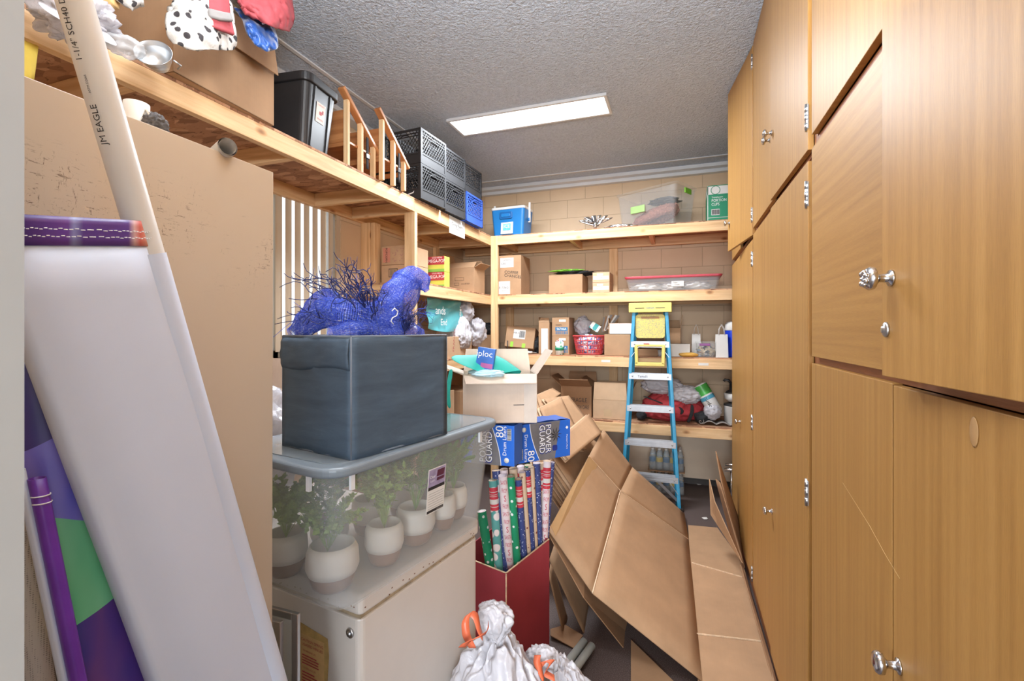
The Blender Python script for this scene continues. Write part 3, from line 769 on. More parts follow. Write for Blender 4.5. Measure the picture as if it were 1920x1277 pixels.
# white pipe
pp0 = Vector((-.775, .353, 2.20)); pp1 = Vector((-.775, .987, .012))
pt = T('pvc_pipe', 'long white plastic pipe leaning across the beige cabinet through the white banner', 'pipe', (pp1.x, pp1.y, 0))
pm = MB(); pm.tube([pp0, pp1], .0211, 28, cap=False); pm.tube([pp1, pp0], .0178, 28, cap=False)
P('tube', pm, PVC, pt, w=True)
tb = MB(); ang = math.atan2(-.45, .775)-.72
cyltext(tb, 'JM EAGLE', .0125, pp0, pp1, .0211, ang, .350, -1)
cyltext(tb, '1-1/4" SCH40 DWV', .0115, pp0, pp1, .0211, ang, .222, -1)
cyltext(tb, 'ASTM D2665', .0042, pp0, pp1, .0211, ang+.05, .298, -1)
P('printing', tb, INK, pt, w=True)

def sleeve(xc, cy, hw, th, z0, z1, n=26, nu=40, wob=.004, sd=1, tilt=0, ex=1.0):
    rows = []
    for j in range(n+1):
        z = z1+(z0-z1)*j/n; row = []
        for i in range(nu):
            a = 2*PI*i/nu; k = 1+.10*NZ.noise(Vector((math.cos(a)*1.5+sd, math.sin(a)*1.5, z*1.3)))
            x = xc(z)+th(z)*math.copysign(abs(math.sin(a))**ex, math.sin(a))*k+wob*NZ.noise(Vector((math.cos(a)*2, z*3+sd, math.sin(a)*2)))
            y = cy(z)+hw(z)*math.copysign(abs(math.cos(a))**.8, math.cos(a))
            row.append((x, y, z+(y-cy(z))*tilt))
        rows.append(row)
    return MB().grid(rows, closev=True)
cyw = lambda z: .410+(1.72-z)*.285
hww = lambda z: .0985
bn = T('rolled_banner', 'white backed vinyl banner with purple stitched hem, folded round the leaning pipe', 'banner', (-.785, .9, 0))
P('sheet', sleeve(lambda z: -.782, cyw, hww, lambda z: .0285, .02, 1.692, tilt=.16, ex=.6), VINYLW, bn, w=True, solid=.001)
P('fold', sleeve(lambda z: -.80, lambda z: cyw(z)+.008, lambda z: hww(z)*.97, lambda z: .012, .02, 1.45, sd=4), VINYLW, bn, w=True, solid=.001)
pa_ = (pp1-pp0).normalized()
P('pipe_sleeve', MB().tube([pp0+pa_*((2.2-1.688)/-pa_.z), pp1-pa_*.02], .0228, 28, cap=False), VINYLW, bn, w=True)
hemm, _nt, _b = nm('purple_hem'); _sp = _nt.nodes.new('ShaderNodeSeparateXYZ'); _nt.links.new(coords(_nt), _sp.inputs[0])
_mr = N(_nt, 'ShaderNodeMapRange'); _mr.inputs[1].default_value = .30-.9; _mr.inputs[2].default_value = .51-.9; _nt.links.new(_sp.outputs[1], _mr.inputs[0])
_nt.links.new(ramp(_nt, _mr.outputs[0], [(.2, C('4a2f7c')), (.42, C('6a3f98')), (.45, C('8d8fc4')), (.5, C('5a3a8c')), (.76, C('5f3f90')), (.80, C('d8b0b0')), (.84, C('d86a60')), (.9, C('e8a894'))]), _b.inputs['Base Color']); _b.inputs['Roughness'].default_value = .3
P('hem', sleeve(lambda z: -.782, cyw, lambda z: hww(z)+.0012, lambda z: .0300, 1.686, 1.722, 4, tilt=.16, ex=.6), hemm, bn, w=True, solid=.001, label='purple and coral stitched hem')
for zz in (1.697, 1.706):
    st = MB()
    for i in range(60):
        a0 = -PI/2+PI*i/60*1.0+PI/2; a1 = a0+PI/60*.7
        q = [(-.782+.0335*math.copysign(abs(math.sin(a))**.6, math.sin(a)), cyw(zz)+(hww(zz)+.002)*math.copysign(abs(math.cos(a))**.8, math.cos(a)), zz+.0008*math.sin(i*2.2)+.16*(hww(zz)+.002)*math.copysign(abs(math.cos(a))**.8, math.cos(a))) for a in (a0, a1)]
        st.tube(q, .0007, 5)
    P('stitching', st, INKW, bn, w=True, label='white double stitching')
# coloured banner
m, nt, b = nm('banner_print'); sp = nt.nodes.new('ShaderNodeSeparateXYZ'); tc = nt.nodes.new('ShaderNodeTexCoord'); nt.links.new(tc.outputs['Object'], sp.inputs[0])
def half(ky, thr):
    q = N(nt, 'ShaderNodeMath', operation='MULTIPLY_ADD'); q.inputs[1].default_value = ky; nt.links.new(sp.outputs[1], q.inputs[0]); nt.links.new(sp.outputs[2], q.inputs[2])
    g = N(nt, 'ShaderNodeMath', operation='GREATER_THAN'); g.inputs[1].default_value = thr-ky*.6; nt.links.new(q.outputs[0], g.inputs[0]); return g.outputs[0]
nv = noise(nt, coords(nt, 'Object', (1, 6, 2)), 2.2, 2)
cc = ramp(nt, nv, [(.35, C('343ca0')), (.55, C('6c489a')), (.7, C('96587e'))])
cc = mix(nt, half(-.45, .945), cc, ramp(nt, nv, [(.3, C('66cc90')), (.6, C('94e4aa'))]))
cc = mix(nt, half(.48, 1.505), cc, ramp(nt, nv, [(.35, C('6468e0')), (.6, C('a892e4'))]))
cc = mix(nt, half(-.6, 1.177), cc, ramp(nt, nv, [(.35, C('343480')), (.65, C('6c52a0'))]))
nt.links.new(cc, b.inputs['Base Color']); b.inputs['Roughness'].default_value = .28
BPRINT = m
bc2 = T('rolled_banner', 'blue, violet and green printed vinyl banner roll tucked left of the white banner', 'banner', (-.845, .6, 0))
P('roll', sleeve(lambda z: -.845, lambda z: .462+(1.445-z)*.15, lambda z: .09, lambda z: .026, .012, 1.60, sd=9), BPRINT, bc2, w=True, solid=.001)
st = MB()
for i in range(34):
    z0 = 1.05-i*.03; st.tube([(-.8185, .575+(1.05-z0)*.16, z0), (-.8185, .578+(1.05-z0)*.16, z0-.02)], .0008, 5)
P('stitching', st, INKW, bc2, w=True)
b3 = T('banner_strip', 'narrow purple folded banner edge with white stitched top beside the dark jamb', 'banner', (-.80, .5, 0))
PURPV = M('purple_vinyl', '7038ac', .3, var=.15, vs=12)
P('strip', sleeve(lambda z: -.79, lambda z: .3735+(1.378-z)*.152, lambda z: .0085, lambda z: .009, .012, 1.378, sd=2, wob=.001), PURPV, b3, w=True, solid=.001)
P('white_edge', sleeve(lambda z: -.80, lambda z: .3625+(1.385-z)*.150, lambda z: .0045, lambda z: .006, .012, 1.392, sd=3, wob=.001), VINYLW, b3, w=True, solid=.001)
st = MB()
for zz in (1.355, 1.345): st.tube([(-.79+.0102*math.sin(a), .3735+(1.378-zz)*.152+.0098*math.cos(a), zz) for a in [PI*k/12 for k in range(13)]], .0009, 5)
P('stitching', st, INKW, b3, w=True)
msr = T('mesh_banner', 'grey perforated mesh banner hanging behind the purple strip', 'banner', (-.83, .33, 0))
P('sheet', MB().grid([[(-.845+.006*math.sin(j*1.3+z*6), .262+(.115+(1.42-z)*.13)*j/9, z+.0) for j in range(10)] for z in [1.42-1.41*k/14 for k in range(15)]]), MESHC, msr, w=True, solid=.001)

# ---------------------------------------------------------------- chest freezer
FW, FD = .90, .585; frz = math.radians(-8.3)
fr = T('chest_freezer', 'cream enamel chest freezer carrying the clear plant tote', 'freezer', (-.787, 1.03, 0), frz)
P('body', MB().rbox((-FW/2, FD/2, .42), (FW-.01, FD-.01, .78), .018, 1.0, 4), ENAMEL, fr, bev=.004)
P('lid', MB().rbox((-FW/2, FD/2, .851), (FW, FD, .056), .016, 1.0, 4), ENAMEL, fr, bev=.010, seg=4)
P('gasket', MB().bx(-FW+.012, -.012, .012, FD-.012, .808, .825), M('dirty_gasket', 'a8957a', .7, var=.3, vs=30), fr)
n_ = Vector((-math.sin(frz), math.cos(frz), 0)); inv = RM[fr].inverted()
def onf(u, v): return inv @ hit(u, v, (-.787, 1.03, 0)+n_*0.0 if False else Vector((-.787, 1.03, 0)), n_)
lk = onf(655, 1188)
P('lock', MB().lathe([(0, 0), (.013, 0), (.013, .004), (.009, .006), (.006, .004), (.006, .009), (0, .009)], (lk.x, .004, lk.z), 20, Matrix.Rotation(PI/2, 3, 'X')), STEEL, fr, label='round steel lock')
s0 = onf(584, 1238)
o_, ex_, ey_ = Vector((s0.x, .004, s0.z-.02)), Vector((1, 0, 0)), Vector((0, 0, 1))
gl = MB().slab([(s0.x-.055, .0037, s0.z+.09), (s0.x+.06, .0037, s0.z+.075), (s0.x+.065, .0037, s0.z+.03), (s0.x+.052, .0037, s0.z-.14), (s0.x-.06, .0037, s0.z-.14)], .0006)
P('glue_stain', gl, M('old_glue', 'c4a468', .6, var=.25, vs=30), fr, label='yellowed glue stain')
sk = P('warning_sticker', plate(MB(), o_, ex_, ey_, .094, .16, off=.0006), M('aged_label', 'd4b078', .55, var=.12, vs=22), fr, label='tan warning sticker with red print')
mb = MB(); text(mb, 'CAUTION SPRING', .011, o_+ey_*.066, ex_, ey_, .0022); text(mb, 'LOADED HINGES', .011, o_+ey_*.053, ex_, ey_, .0022); text(mb, 'TO REMOVE LID', .0075, o_+ey_*.036-ex_*.012, ex_, ey_, .0022); text(mb, 'TO REPLACE LID', .0075, o_-ey_*.012-ex_*.012, ex_, ey_, .0022)
P('lettering', mb, INKR, sk)
bunch(sk, INKR, o_+ey_*.012, ex_, ey_, .082, .03, 4, off=.0022); bunch(sk, INKR, o_-ey_*.045, ex_, ey_, .082, .05, 6, off=.0022)
random.seed(3); rs = MB()
for k in range(16): 
    x = -random.random()*.5; plate(rs, (x, .0, .83+random.random()*.02), (1, 0, 0), (0, 0, 1), .004, .002+random.random()*.002, off=.0004)
    y = random.random()*.55; plate(rs, (.0, y, .82+random.random()*.025), (0, 1, 0), (0, 0, 1), .005, .003, off=.0004)
P('rust_spot', rs, M('rust', '7a5238', .8), fr)

# metal frames beside the freezer
for k, (yy, xr, lab) in enumerate(((.935, -.898, 'silver framed glass panel leaning beside the cream freezer, behind'), (.908, -.925, 'silver framed glass panel in front of its twin beside the cream freezer'))):
    g = T('framed_glass_panel', lab, 'frame', (xr-.22, yy, 0))
    f = MB(); x0 = xr-.44; zt = .865-.01*k
    f.bx(xr-.018, xr, yy-.006, yy+.006, 0, zt).bx(x0, x0+.018, yy-.006, yy+.006, 0, zt).bx(x0+.018, xr-.018, yy-.006, yy+.006, zt-.018, zt).bx(x0+.018, xr-.018, yy-.006, yy+.006, 0, .018)
    P('frame', f, STEEL, g, w=True, bev=.002)
    P('pane', MB().bx(x0+.017, xr-.017, yy-.0015, yy+.0015, .017, zt-.017), GLASS, g, w=True)

# ---------------------------------------------------------------- clear tote with lid
TR = math.radians(-9.8); Rt = Matrix.Rotation(TR, 4, 'Z'); LW, LD = .47, .765
tc0 = Vector((-.745, .872, .8805))+Rt.to_3x3() @ Vector((-LW/2, LD/2, 0))
tt = T('storage_tote', 'clear plastic tote with grey lid full of potted plants, on the freezer', 'tote', tc0, TR)
TH = .352
P('tub', MB().rbox((0, 0, TH/2), (LW-.035, LD-.035, TH), .055, .87, 6, None, True, .003), MILKY, tt)
P('rim', MB().rbox((0, 0, TH-.004), (LW-.012, LD-.012, .012), .065, 1, 6), GREY, tt, bev=.003) if False else None
lid = P('lid', MB().rbox((0, 0, TH+.004), (LW, LD, .026), .07, .995, 7), GREY, tt, bev=.009, seg=4)
LIDT = TH+.0175
P('lid_panel', MB().rbox((0, 0, LIDT), (LW-.06, LD-.07, .004), .05, 1, 6), M('lid_panel_grey', '8b949a', .15, var=.12, vs=8, coat=.6), tt)
for (sx, sy, ax) in ((1, -.31, 'x'), (1, .25, 'x'), (.35, -1, 'y'), (-.25, -1, 'y')):
    if ax == 'x': q = MB().bx(LW/2-.018, LW/2-.010, sy-.006+.0, sy+.006, TH-.045, TH-.006)
    else: q = MB().bx(sx*.4-.006, sx*.4+.006, -LD/2+.010, -LD/2+.018, TH-.045, TH-.006)
    P('clip', q, M('clip_white', 'dcdee0', .35) if 'clip_white' not in bpy.data.materials else bpy.data.materials['clip_white'], tt, label='pale lid clip')
# inventory label on the long side
ti = RM[tt].inverted(); nx = Rt.to_3x3() @ Vector((1, 0, 0)); c_pt = tc0+nx*(LW/2-.03)
lp_ = ti @ hit(817, 917, c_pt, nx)
tl_ = math.atan(.5*(LW-.035)*.13/TH)
ezl = Vector((math.sin(tl_), 0, math.cos(tl_)))
fx0 = (LW-.035)/2*(.87+.13*lp_.z/TH)
fr_ = (Vector((fx0, lp_.y, lp_.z)), Vector((0, 1, 0)), ezl)
lb = sticker(tt, fr_, .084, .138, PAPER, (), label='paper content label with photo of a tote')
o_, ex_, ey_ = fr_
P('picture', plate(MB(), o_+ey_*.040, ex_, ey_, .078, .052, off=.0014), M('label_picture', '9a8fae', .4, var=.3, vs=30), lb)
P('picture', plate(plate(MB(), o_+ey_*.050+ex_*.016, ex_, (ey_+ex_*.2), .035, .02, off=.0022), o_+ey_*.032+ex_*.016, ex_, (ey_+ex_*.2), .035, .009, off=.0022), M('label_tote', '5a2a44', .4), lb)
P('print_bar', plate(plate(MB(), o_+ey_*.009, ex_, ey_, .078, .01, off=.0014), o_-ey_*.062, ex_, ey_, .078, .008, off=.0014), INK, lb)
mb = MB(); text(mb, 'Clear', .012, o_+ey_*.044-ex_*.022, ex_, ey_, .0024); text(mb, 'Latch', .009, o_+ey_*.032-ex_*.022, ex_, ey_, .0024); P('lettering', mb, INKW, lb)
rl = MB()
for k in range(7): plate(rl, o_-ey_*(.008+k*.0075), ex_, ey_, .072, .0006, off=.0016)
bars(rl, o_-ey_*.0625+ex_*.02, ex_, ey_, .03, .006, 14, .0026); P('ruled_line', rl, INKG, lb)

def leafmb(mb, p, d, L, W, up):
    d = d.normalized(); s = d.cross(up); s = s.normalized() if s.length > .01 else Vector((1, 0, 0))
    b = len(mb.v)
    for q in (p, p+d*L*.45+s*W/2, p+d*L, p+d*L*.45-s*W/2): mb.v.append(q)
    mb.face([b, b+1, b+2, b+3])
def plant(par, seed, c, kind, hh, rad, n=26):
    random.seed(seed); mb = MB(); c = Vector(c)
    for k in range(n):
        a = random.random()*2*PI; tip = c+Vector((math.cos(a)*rad*random.uniform(.3, 1), math.sin(a)*rad*random.uniform(.3, 1), hh*random.uniform(.55, 1)))
        mid = (c+tip)/2+Vector((0, 0, hh*.18)); pts = [c.lerp(mid, t/3) for t in range(3)]+[mid.lerp(tip, t/5)+Vector((0, 0, -.008*(t/5)**2)) for t in range(6)]
        mb.tube(pts, .0007, 4, cap=False)
        for i, p in enumerate(pts[2:]):
            for sgn in (-1, 1):
                if kind == 'fern':
                    dd = (tip-c).normalized(); s = dd.cross(Vector((0, 0, 1))); s.normalize()
                    for e in (0, .5): leafmb(mb, p+dd*e*.012, (s*sgn+dd*.5), .034*(1-i/12), .010, Vector((0, 0, 1)))
                else:
                    dd = Vector((random.uniform(-1, 1), random.uniform(-1, 1), random.uniform(-.3, .9))); leafmb(mb, p, dd, .019, .014, Vector((random.random(), random.random(), 1)))
                    leafmb(mb, p+dd.normalized()*.007, Vector((dd.y, -dd.x, .4)), .016, .012, Vector((random.random(), random.random(), 1)))
    P('foliage', mb, LEAF2 if kind == 'fern' else LEAF, par)
PL = [(.075, -.245, .066, 'leafy', .17, 'low wide white bowl pot nearest the front corner of the tote'), (.095, -.075, .055, 'leafy', .2, 'white and brown pot with small leafy sprigs, second along the tote side'),
      (.085, .075, .062, 'fern', .22, 'white topped pot with fern behind the tote label, shiny brown base'), (.095, .205, .044, 'fern', .2, 'small brown pot with drooping fern right of the tote label'),
      (.07, .30, .05, 'fern', .22, 'fern pot at the far end of the clear tote'), (-.10, -.26, .056, 'leafy', .16, 'potted plant in the near left corner of the clear tote'),
      (-.10, -.11, .055, 'fern', .18, 'potted fern behind the front pair in the clear tote'), (-.10, .05, .055, 'leafy', .18, 'leafy pot in the middle back row of the tote'), (-.10, .22, .055, 'fern', .2, 'fern pot in the far back row of the tote')]
for k, (x, y, r, kd, hh, lab) in enumerate(PL):
    p = tc0+Rt.to_3x3() @ Vector((x, y, .0045))
    q = T('potted_plant', lab, 'plant', p, TR+k, 'artificial plants packed in the clear tote')
    P('pot', MB().lathe([(r*.93, .042), (r*1.04, .06), (r*1.0, .10), (r*.86, .118), (r*.80, .116), (r*.92, .09), (r*.9, .05), (0, .05)], (0, 0, 0), 28), CERAM, q)
    P('pot_base', MB().lathe([(r*.62, 0), (r*.80, .012), (r*.93, .042), (r*.9, .048), (0, .048)], (0, 0, 0), 28), BROWNP, q, label='brown glazed base of the pot')
    if k > 0: plant(q, k, (0, 0, .1), kd, hh, r*1.8, 46 if kd == 'leafy' else 26)
    else: plant(q, 40, (-.02, .0, .09), kd, hh*.9, r*1.6, 26)

# ---------------------------------------------------------------- fabric cube
CR = math.radians(-12.6); CW, CDp, CHt = .283, .358, .303; cz = .8805+LIDT+.0022
cb = T('fabric_storage_cube', 'dark slate fabric storage cube holding blue mesh and twigs', 'storage cube', (-.762, .962, cz), CR)
bm_ = MB(); t_ = .006
def wallgrid(a, b_, z0, z1, n=14, amp=.002, sd=0):
    a = Vector(a); b_ = Vector(b_); nrm = (b_-a).cross(Vector((0, 0, 1))).normalized()
    return [[a.lerp(b_, i/n)+Vector((0, 0, z0+(z1-z0)*j/n))+nrm*(amp*NZ.noise(Vector((i*.25+sd, j*.4, sd)))*(math.sin(PI*i/n))) for j in range(n+1)] for i in range(n+1)]
cn = [(-CW, 0, 0), (0, 0, 0), (0, CDp, 0), (-CW, CDp, 0)]
for k in range(4): bm_.grid(wallgrid(cn[k], cn[(k+1) % 4], 0, CHt, 16, .006, k*5+1))
bm_.bx(-CW, 0, 0, CDp, 0, .004)
P('body', bm_, SLATE, cb, solid=.005)
pi_ = MB()
for k in range(4):
    a, b2 = Vector(cn[k]), Vector(cn[(k+1) % 4]); pi_.tube([a, a+Vector((0, 0, CHt))], .0028, 8); pi_.tube([a+Vector((0, 0, CHt)), b2+Vector((0, 0, CHt))], .0032, 8); pi_.tube([a+Vector((0, 0, .002)), b2+Vector((0, 0, .002))], .0025, 8)
P('piping', pi_, M('slate_piping', '6b727c', .6), cb, label='paler seam piping')
rows = []
for i in range(25):
    x = -CW+.002+(CW-.004)*i/24; rows.append([(x, -.003-.009*math.sin(PI*j/8)**.6*(.5+.5*abs(math.sin(x*24)))-.003*NZ.noise(Vector((x*40, j*.6, 1))), CHt-.006-.078*j/8-.006*math.sin(x*22)*(j/8)) for j in range(9)])
P('handle_flap', MB().grid(rows), SLATE, cb, solid=.003, label='slumped fabric handle flap')

# blue mesh and twigs out of the cube
bmz = T('deco_mesh', 'shiny blue decorative mesh ribbon bunched in the slate cube', 'ribbon', RM[cb] @ Vector((-CW/2, CDp/2, .02)))
def dcube(u): return 1.162+((657-u)/126*.144 if u < 657 else (u-657)/174*.298)
def netroll(pts, wig=.12, n=28, sd=0):
    pts = [(u, v, dcube(u)+.035+r*1.2/FPX+max(0, d-1.15)*.45, r) for u, v, d, r in pts]
    P3 = [at(u, v, d=d) for u, v, d, r in pts]; rs = [r*d/FPX for u, v, d, r in pts]
    # resample
    Q = []; RR = []
    for i in range(len(P3)-1):
        for k in range(7):
            t = k/7; t2 = t*t*(3-2*t); Q.append(P3[i].lerp(P3[i+1], t)); RR.append(rs[i]*(1-t2)+rs[i+1]*t2)
    Q.append(P3[-1]); RR.append(rs[-1])
    for _ in range(4): Q = [Q[0]]+[(Q[i-1]+Q[i]*2+Q[i+1])/4 for i in range(1, len(Q)-1)]+[Q[-1]]
    mb = MB(); rows = []
    a = Vector((0, 0, 1))
    for i, p in enumerate(Q):
        t = (Q[min(i+1, len(Q)-1)]-Q[max(i-1, 0)]).normalized(); a = (a-t*a.dot(t)).normalized(); bb = t.cross(a); row = []
        for k in range(n):
            th = 2*PI*k/n; rr = RR[i]*(1+wig*NZ.noise(Vector((math.cos(th)*1.6+sd, math.sin(th)*1.6, i*.22)))*2.2)
            row.append(p+(a*math.cos(th)+bb*.75*math.sin(th))*rr)
        rows.append(row)
    mb.grid(rows, closev=True)
    return mb
for k, pts in enumerate([
    [(690, 632, 1.28, 20), (700, 608, 1.29, 30), (728, 585, 1.3, 34), (748, 556, 1.3, 38), (763, 532, 1.31, 36), (772, 516, 1.32, 24)],
    [(800, 545, 1.30, 6), (792, 530, 1.31, 18), (768, 520, 1.33, 24), (742, 545, 1.35, 20), (735, 580, 1.35, 14)],
    [(548, 628, 1.15, 14), (575, 605, 1.17, 24), (612, 585, 1.2, 28), (655, 588, 1.24, 28), (700, 598, 1.26, 30), (742, 608, 1.3, 26), (770, 600, 1.32, 16)],
    [(560, 625, 1.25, 16), (590, 590, 1.27, 26), (600, 565, 1.28, 20), (622, 560, 1.3, 18), (640, 590, 1.31, 22)],
    [(620, 630, 1.14, 16), (660, 622, 1.2, 22), (720, 622, 1.26, 24), (770, 625, 1.33, 20), (790, 630, 1.36, 12)]]):
    P('ribbon', netroll(pts, sd=k*3), NET, bmz, w=True)
    o = P('ribbon_wire', netroll(pts, sd=k*3, n=34), NETEDGE, bmz, w=True); q_ = o.modifiers.new('w', 'WIREFRAME'); q_.thickness = .0011; q_.use_even_offset = False
e = MB(); random.seed(5)
for k in range(70):
    u = random.uniform(560, 800); d = random.uniform(1.18, 1.34); v = 614-random.random()*(34 if u < 690 else 64); p = at(u, v, d=dcube(u)+.06+(d-1.18)*.5)
    q = [p]; dd = Vector((random.uniform(-1, 1), random.uniform(-1, 1), random.uniform(-.6, 1)))*.012
    for j in range(5): q.append(q[-1]+dd); dd += Vector((random.uniform(-1, 1), random.uniform(-1, 1), random.uniform(-1, 1)))*.008
    e.tube(q, .0006, 4)
P('loose_strand', e, NETEDGE, bmz, w=True)
P('twist_tie', MB().tube([at(u, v, d=dcube(u)+.045) for u, v in ((735, 583), (740, 578), (746, 584), (744, 592), (736, 596), (733, 602), (738, 608))], .0016, 6), INKW, bmz, w=True, label='white twist tie')
tw = T('twig_spray', 'dark navy curly twigs fanning out of the slate cube to the left', 'twigs', RM[cb] @ Vector((-CW/2, CDp*.4, .03)))
random.seed(11)
ends = [(520, 598), (536, 590), (548, 560), (546, 515), (556, 502), (563, 497), (580, 545), (590, 525), (612, 520), (640, 468), (646, 505), (655, 492), (668, 486), (600, 560), (570, 575), (630, 548), (672, 520), (690, 545), (618, 500), (700, 552), (725, 545), (583, 610), (660, 535)]
base = RM[cb] @ Vector((-.10, .15, .05)); b2_ = RM[cb] @ Vector((-.08, .26, .1))
def wig(p, q, r, n=16, a=.0075):
    out = [p]; p = Vector((p.x, p.y, cz+CHt+.012)); out.append(p)
    for i in range(1, n+1):
        t = i/n; c = p.lerp(q, t)+Vector((0, 0, .03*math.sin(PI*t)))
        out.append(c+Vector((NZ.noise(Vector((t*4, r, 0))), NZ.noise(Vector((t*4, r, 5))), NZ.noise(Vector((t*4, r, 9)))))*a*5.5*t)
    return out
tm = MB(); n0 = 0
ends = ends+[(u+random.uniform(-25, 25), v+random.uniform(-12, 40)) for u, v in ends]
for i, (u, v) in enumerate(ends):
    v = min(v, 606); q = at(u, v, d=max(dcube(u)-.02, 1.14)+.12*random.random()); s = base+Vector((random.uniform(-.02, .02), random.uniform(-.03, .03), 0))
    w_ = wig(s, q, i*1.7); tm.tube(w_, [.0027-.0018*j/(len(w_)-1) for j in range(len(w_))], 5)
    for j in (9, 13):
        qq = w_[j]+Vector((random.uniform(-1, 1), random.uniform(-1, 1), random.uniform(.3, 1.2)))*.035; ww = [w_[j].lerp(qq, x/6)+Vector((0, 0, 1))*.004*math.sin(x*1.2) for x in range(7)]; tm.tube(ww, [.0015-.0009*x/6 for x in range(len(ww))], 4)
for i in range(30):
    u = random.uniform(745, 812); v = random.uniform(565, 612); q = at(u, v, d=dcube(u)+random.uniform(-.02, .1)); w_ = wig(b2_, q, i*3.1, 8, .012); tm.tube(w_, [.0013-.0008*j/9 for j in range(10)], 4)
P('twig', tm, TWIG, tw, w=True)

# pale opened carton and crumpled plastic seen between the cabinet edge and the cube
carton('folded_white_carton', 'pale folded carton under the window, left of the slate cube', 'cardboard box', .30, .5, .16, (-2.0, 1.62, 1.12), .1, CARDW, {'f': 70, 'l': 40, 'b': 100})
carton('cardboard_box', 'large cardboard box standing on the floor under the window', 'cardboard box', .44, .5, 1.11, (-2.02, 1.66, 0), .0, CARD2)
o = P('plastic_sheeting', blob((-1.50, 1.36, 1.125), (.15, .14, .235), 5, .2), BAGG); center(o); tag(o, 'crumpled clear plastic sheeting on the freezer behind the slate cube', 'plastic')
# ---------------------------------------------------------------- gift wrap display
Fc = Vector((-.724, 1.95, 0)); Rc = Vector((-.614, 2.258, 0)); pv = Vector((-.942, .336, 0))*.30
Lc = Fc+pv; Bc = Rc+pv
rb = T('display_box', 'red cardboard display box packed with gift wrap rolls beside the freezer', 'display box', ((Fc+Bc)/2))
hs = {'F': .507, 'R': .545, 'L': .50, 'B': .56}
Z = Vector((0, 0, 1))
for a, ha, b, hb in ((Fc, hs['F'], Rc, hs['R']), (Lc, hs['L'], Fc, hs['F']), (Rc, hs['R'], Bc, hs['B']), (Bc, hs['B'], Lc, hs['L'])):
    P('side_panel', MB().slab([a+Z*.001, b+Z*.001, b+Z*hb, a+Z*ha], .005), CARDR, rb, w=True)
P('bottom', MB().slab([Fc+Z*.004, Rc+Z*.004, Bc+Z*.004, Lc+Z*.004], .004), CARDR, rb, w=True)
e = MB()
for a, ha, b, hb in ((Fc, hs['F'], Rc, hs['R']), (Lc, hs['L'], Fc, hs['F'])): e.bar(a+Z*(ha+.001), b+Z*(hb+.001), .006, .003)
P('raw_edge', e, CRE, rb, w=True); P('worn_corner', MB().tube([Fc+Z*.05, Fc+Z*.505], .0034, 6), CRE, rb, w=True)
# rolls (top px, bottom px, depth, radius, paper, band?)
ROL = [(942.7, 891.5, 956, 1070, 2.06, .0205, 'W', 0), (957.7, 893, 970, 1058, 2.10, .0175, 'G', 0), (924, 900, 935, 1062, 2.14, .0195, 'S', 1), (903, 958, 919, 1063, 2.16, .0215, 'G', 0),
       (931, 898, 944, 1066, 2.19, .019, 'S', 0), (971.5, 898, 982.7, 1045, 2.14, .0165, 'N', 1), (979, 885, 990, 1038, 2.18, .0155, 'T', 0), (988, 880, 998, 1033, 2.215, .0155, 'N', 1),
       (996, 876, 1003, 1025, 2.25, .0150, 'T', 0), (1006, 868, 1011, 1020, 2.285, .018, 'N', 0), (1013.5, 868, 1016, 1018, 2.34, .015, 'T', 1), (1026, 864, 1020, 1010, 2.32, .020, 'W', 1),
       (1034, 866, 1023, 1010, 2.37, .017, 'N', 0), (945, 880, 958, 1060, 2.22, .018, 'W', 0), (962, 878, 974, 1050, 2.26, .019, 'T', 0), (976, 874, 986, 1040, 2.31, .018, 'W', 1), (990, 872, 998, 1034, 2.36, .018, 'G', 0), (930, 882, 946, 1060, 2.28, .019, 'N', 0)]
PM = {'W': (WRAPW, 'white gift wrap with red script'), 'G': (SNOW, 'green snowflake gift wrap'), 'S': (SANTA, 'teal gift wrap with pale santa faces'), 'N': (NAVY, 'navy snowy gift wrap'), 'T': (TANR, 'tan gift wrap with red reindeer marks')}
WH = ['at the front corner of the red box', 'just right of the front white roll', 'with red price band at the left', 'leaning low at the far left of the red box', 'behind the front white roll', 'with red band in the middle front', 'between two banded navy rolls', 'with red band right of the tan roll', 'right of the second banded navy roll', 'thick and plain near the right front', 'squeezed behind the thick navy roll', 'with a long red band at the right corner', 'last on the right, beside the cardboard stack', 'in the second row behind the front corner', 'in the second row centre', 'in the second row with red band', 'in the second row right', 'in the second row far left']
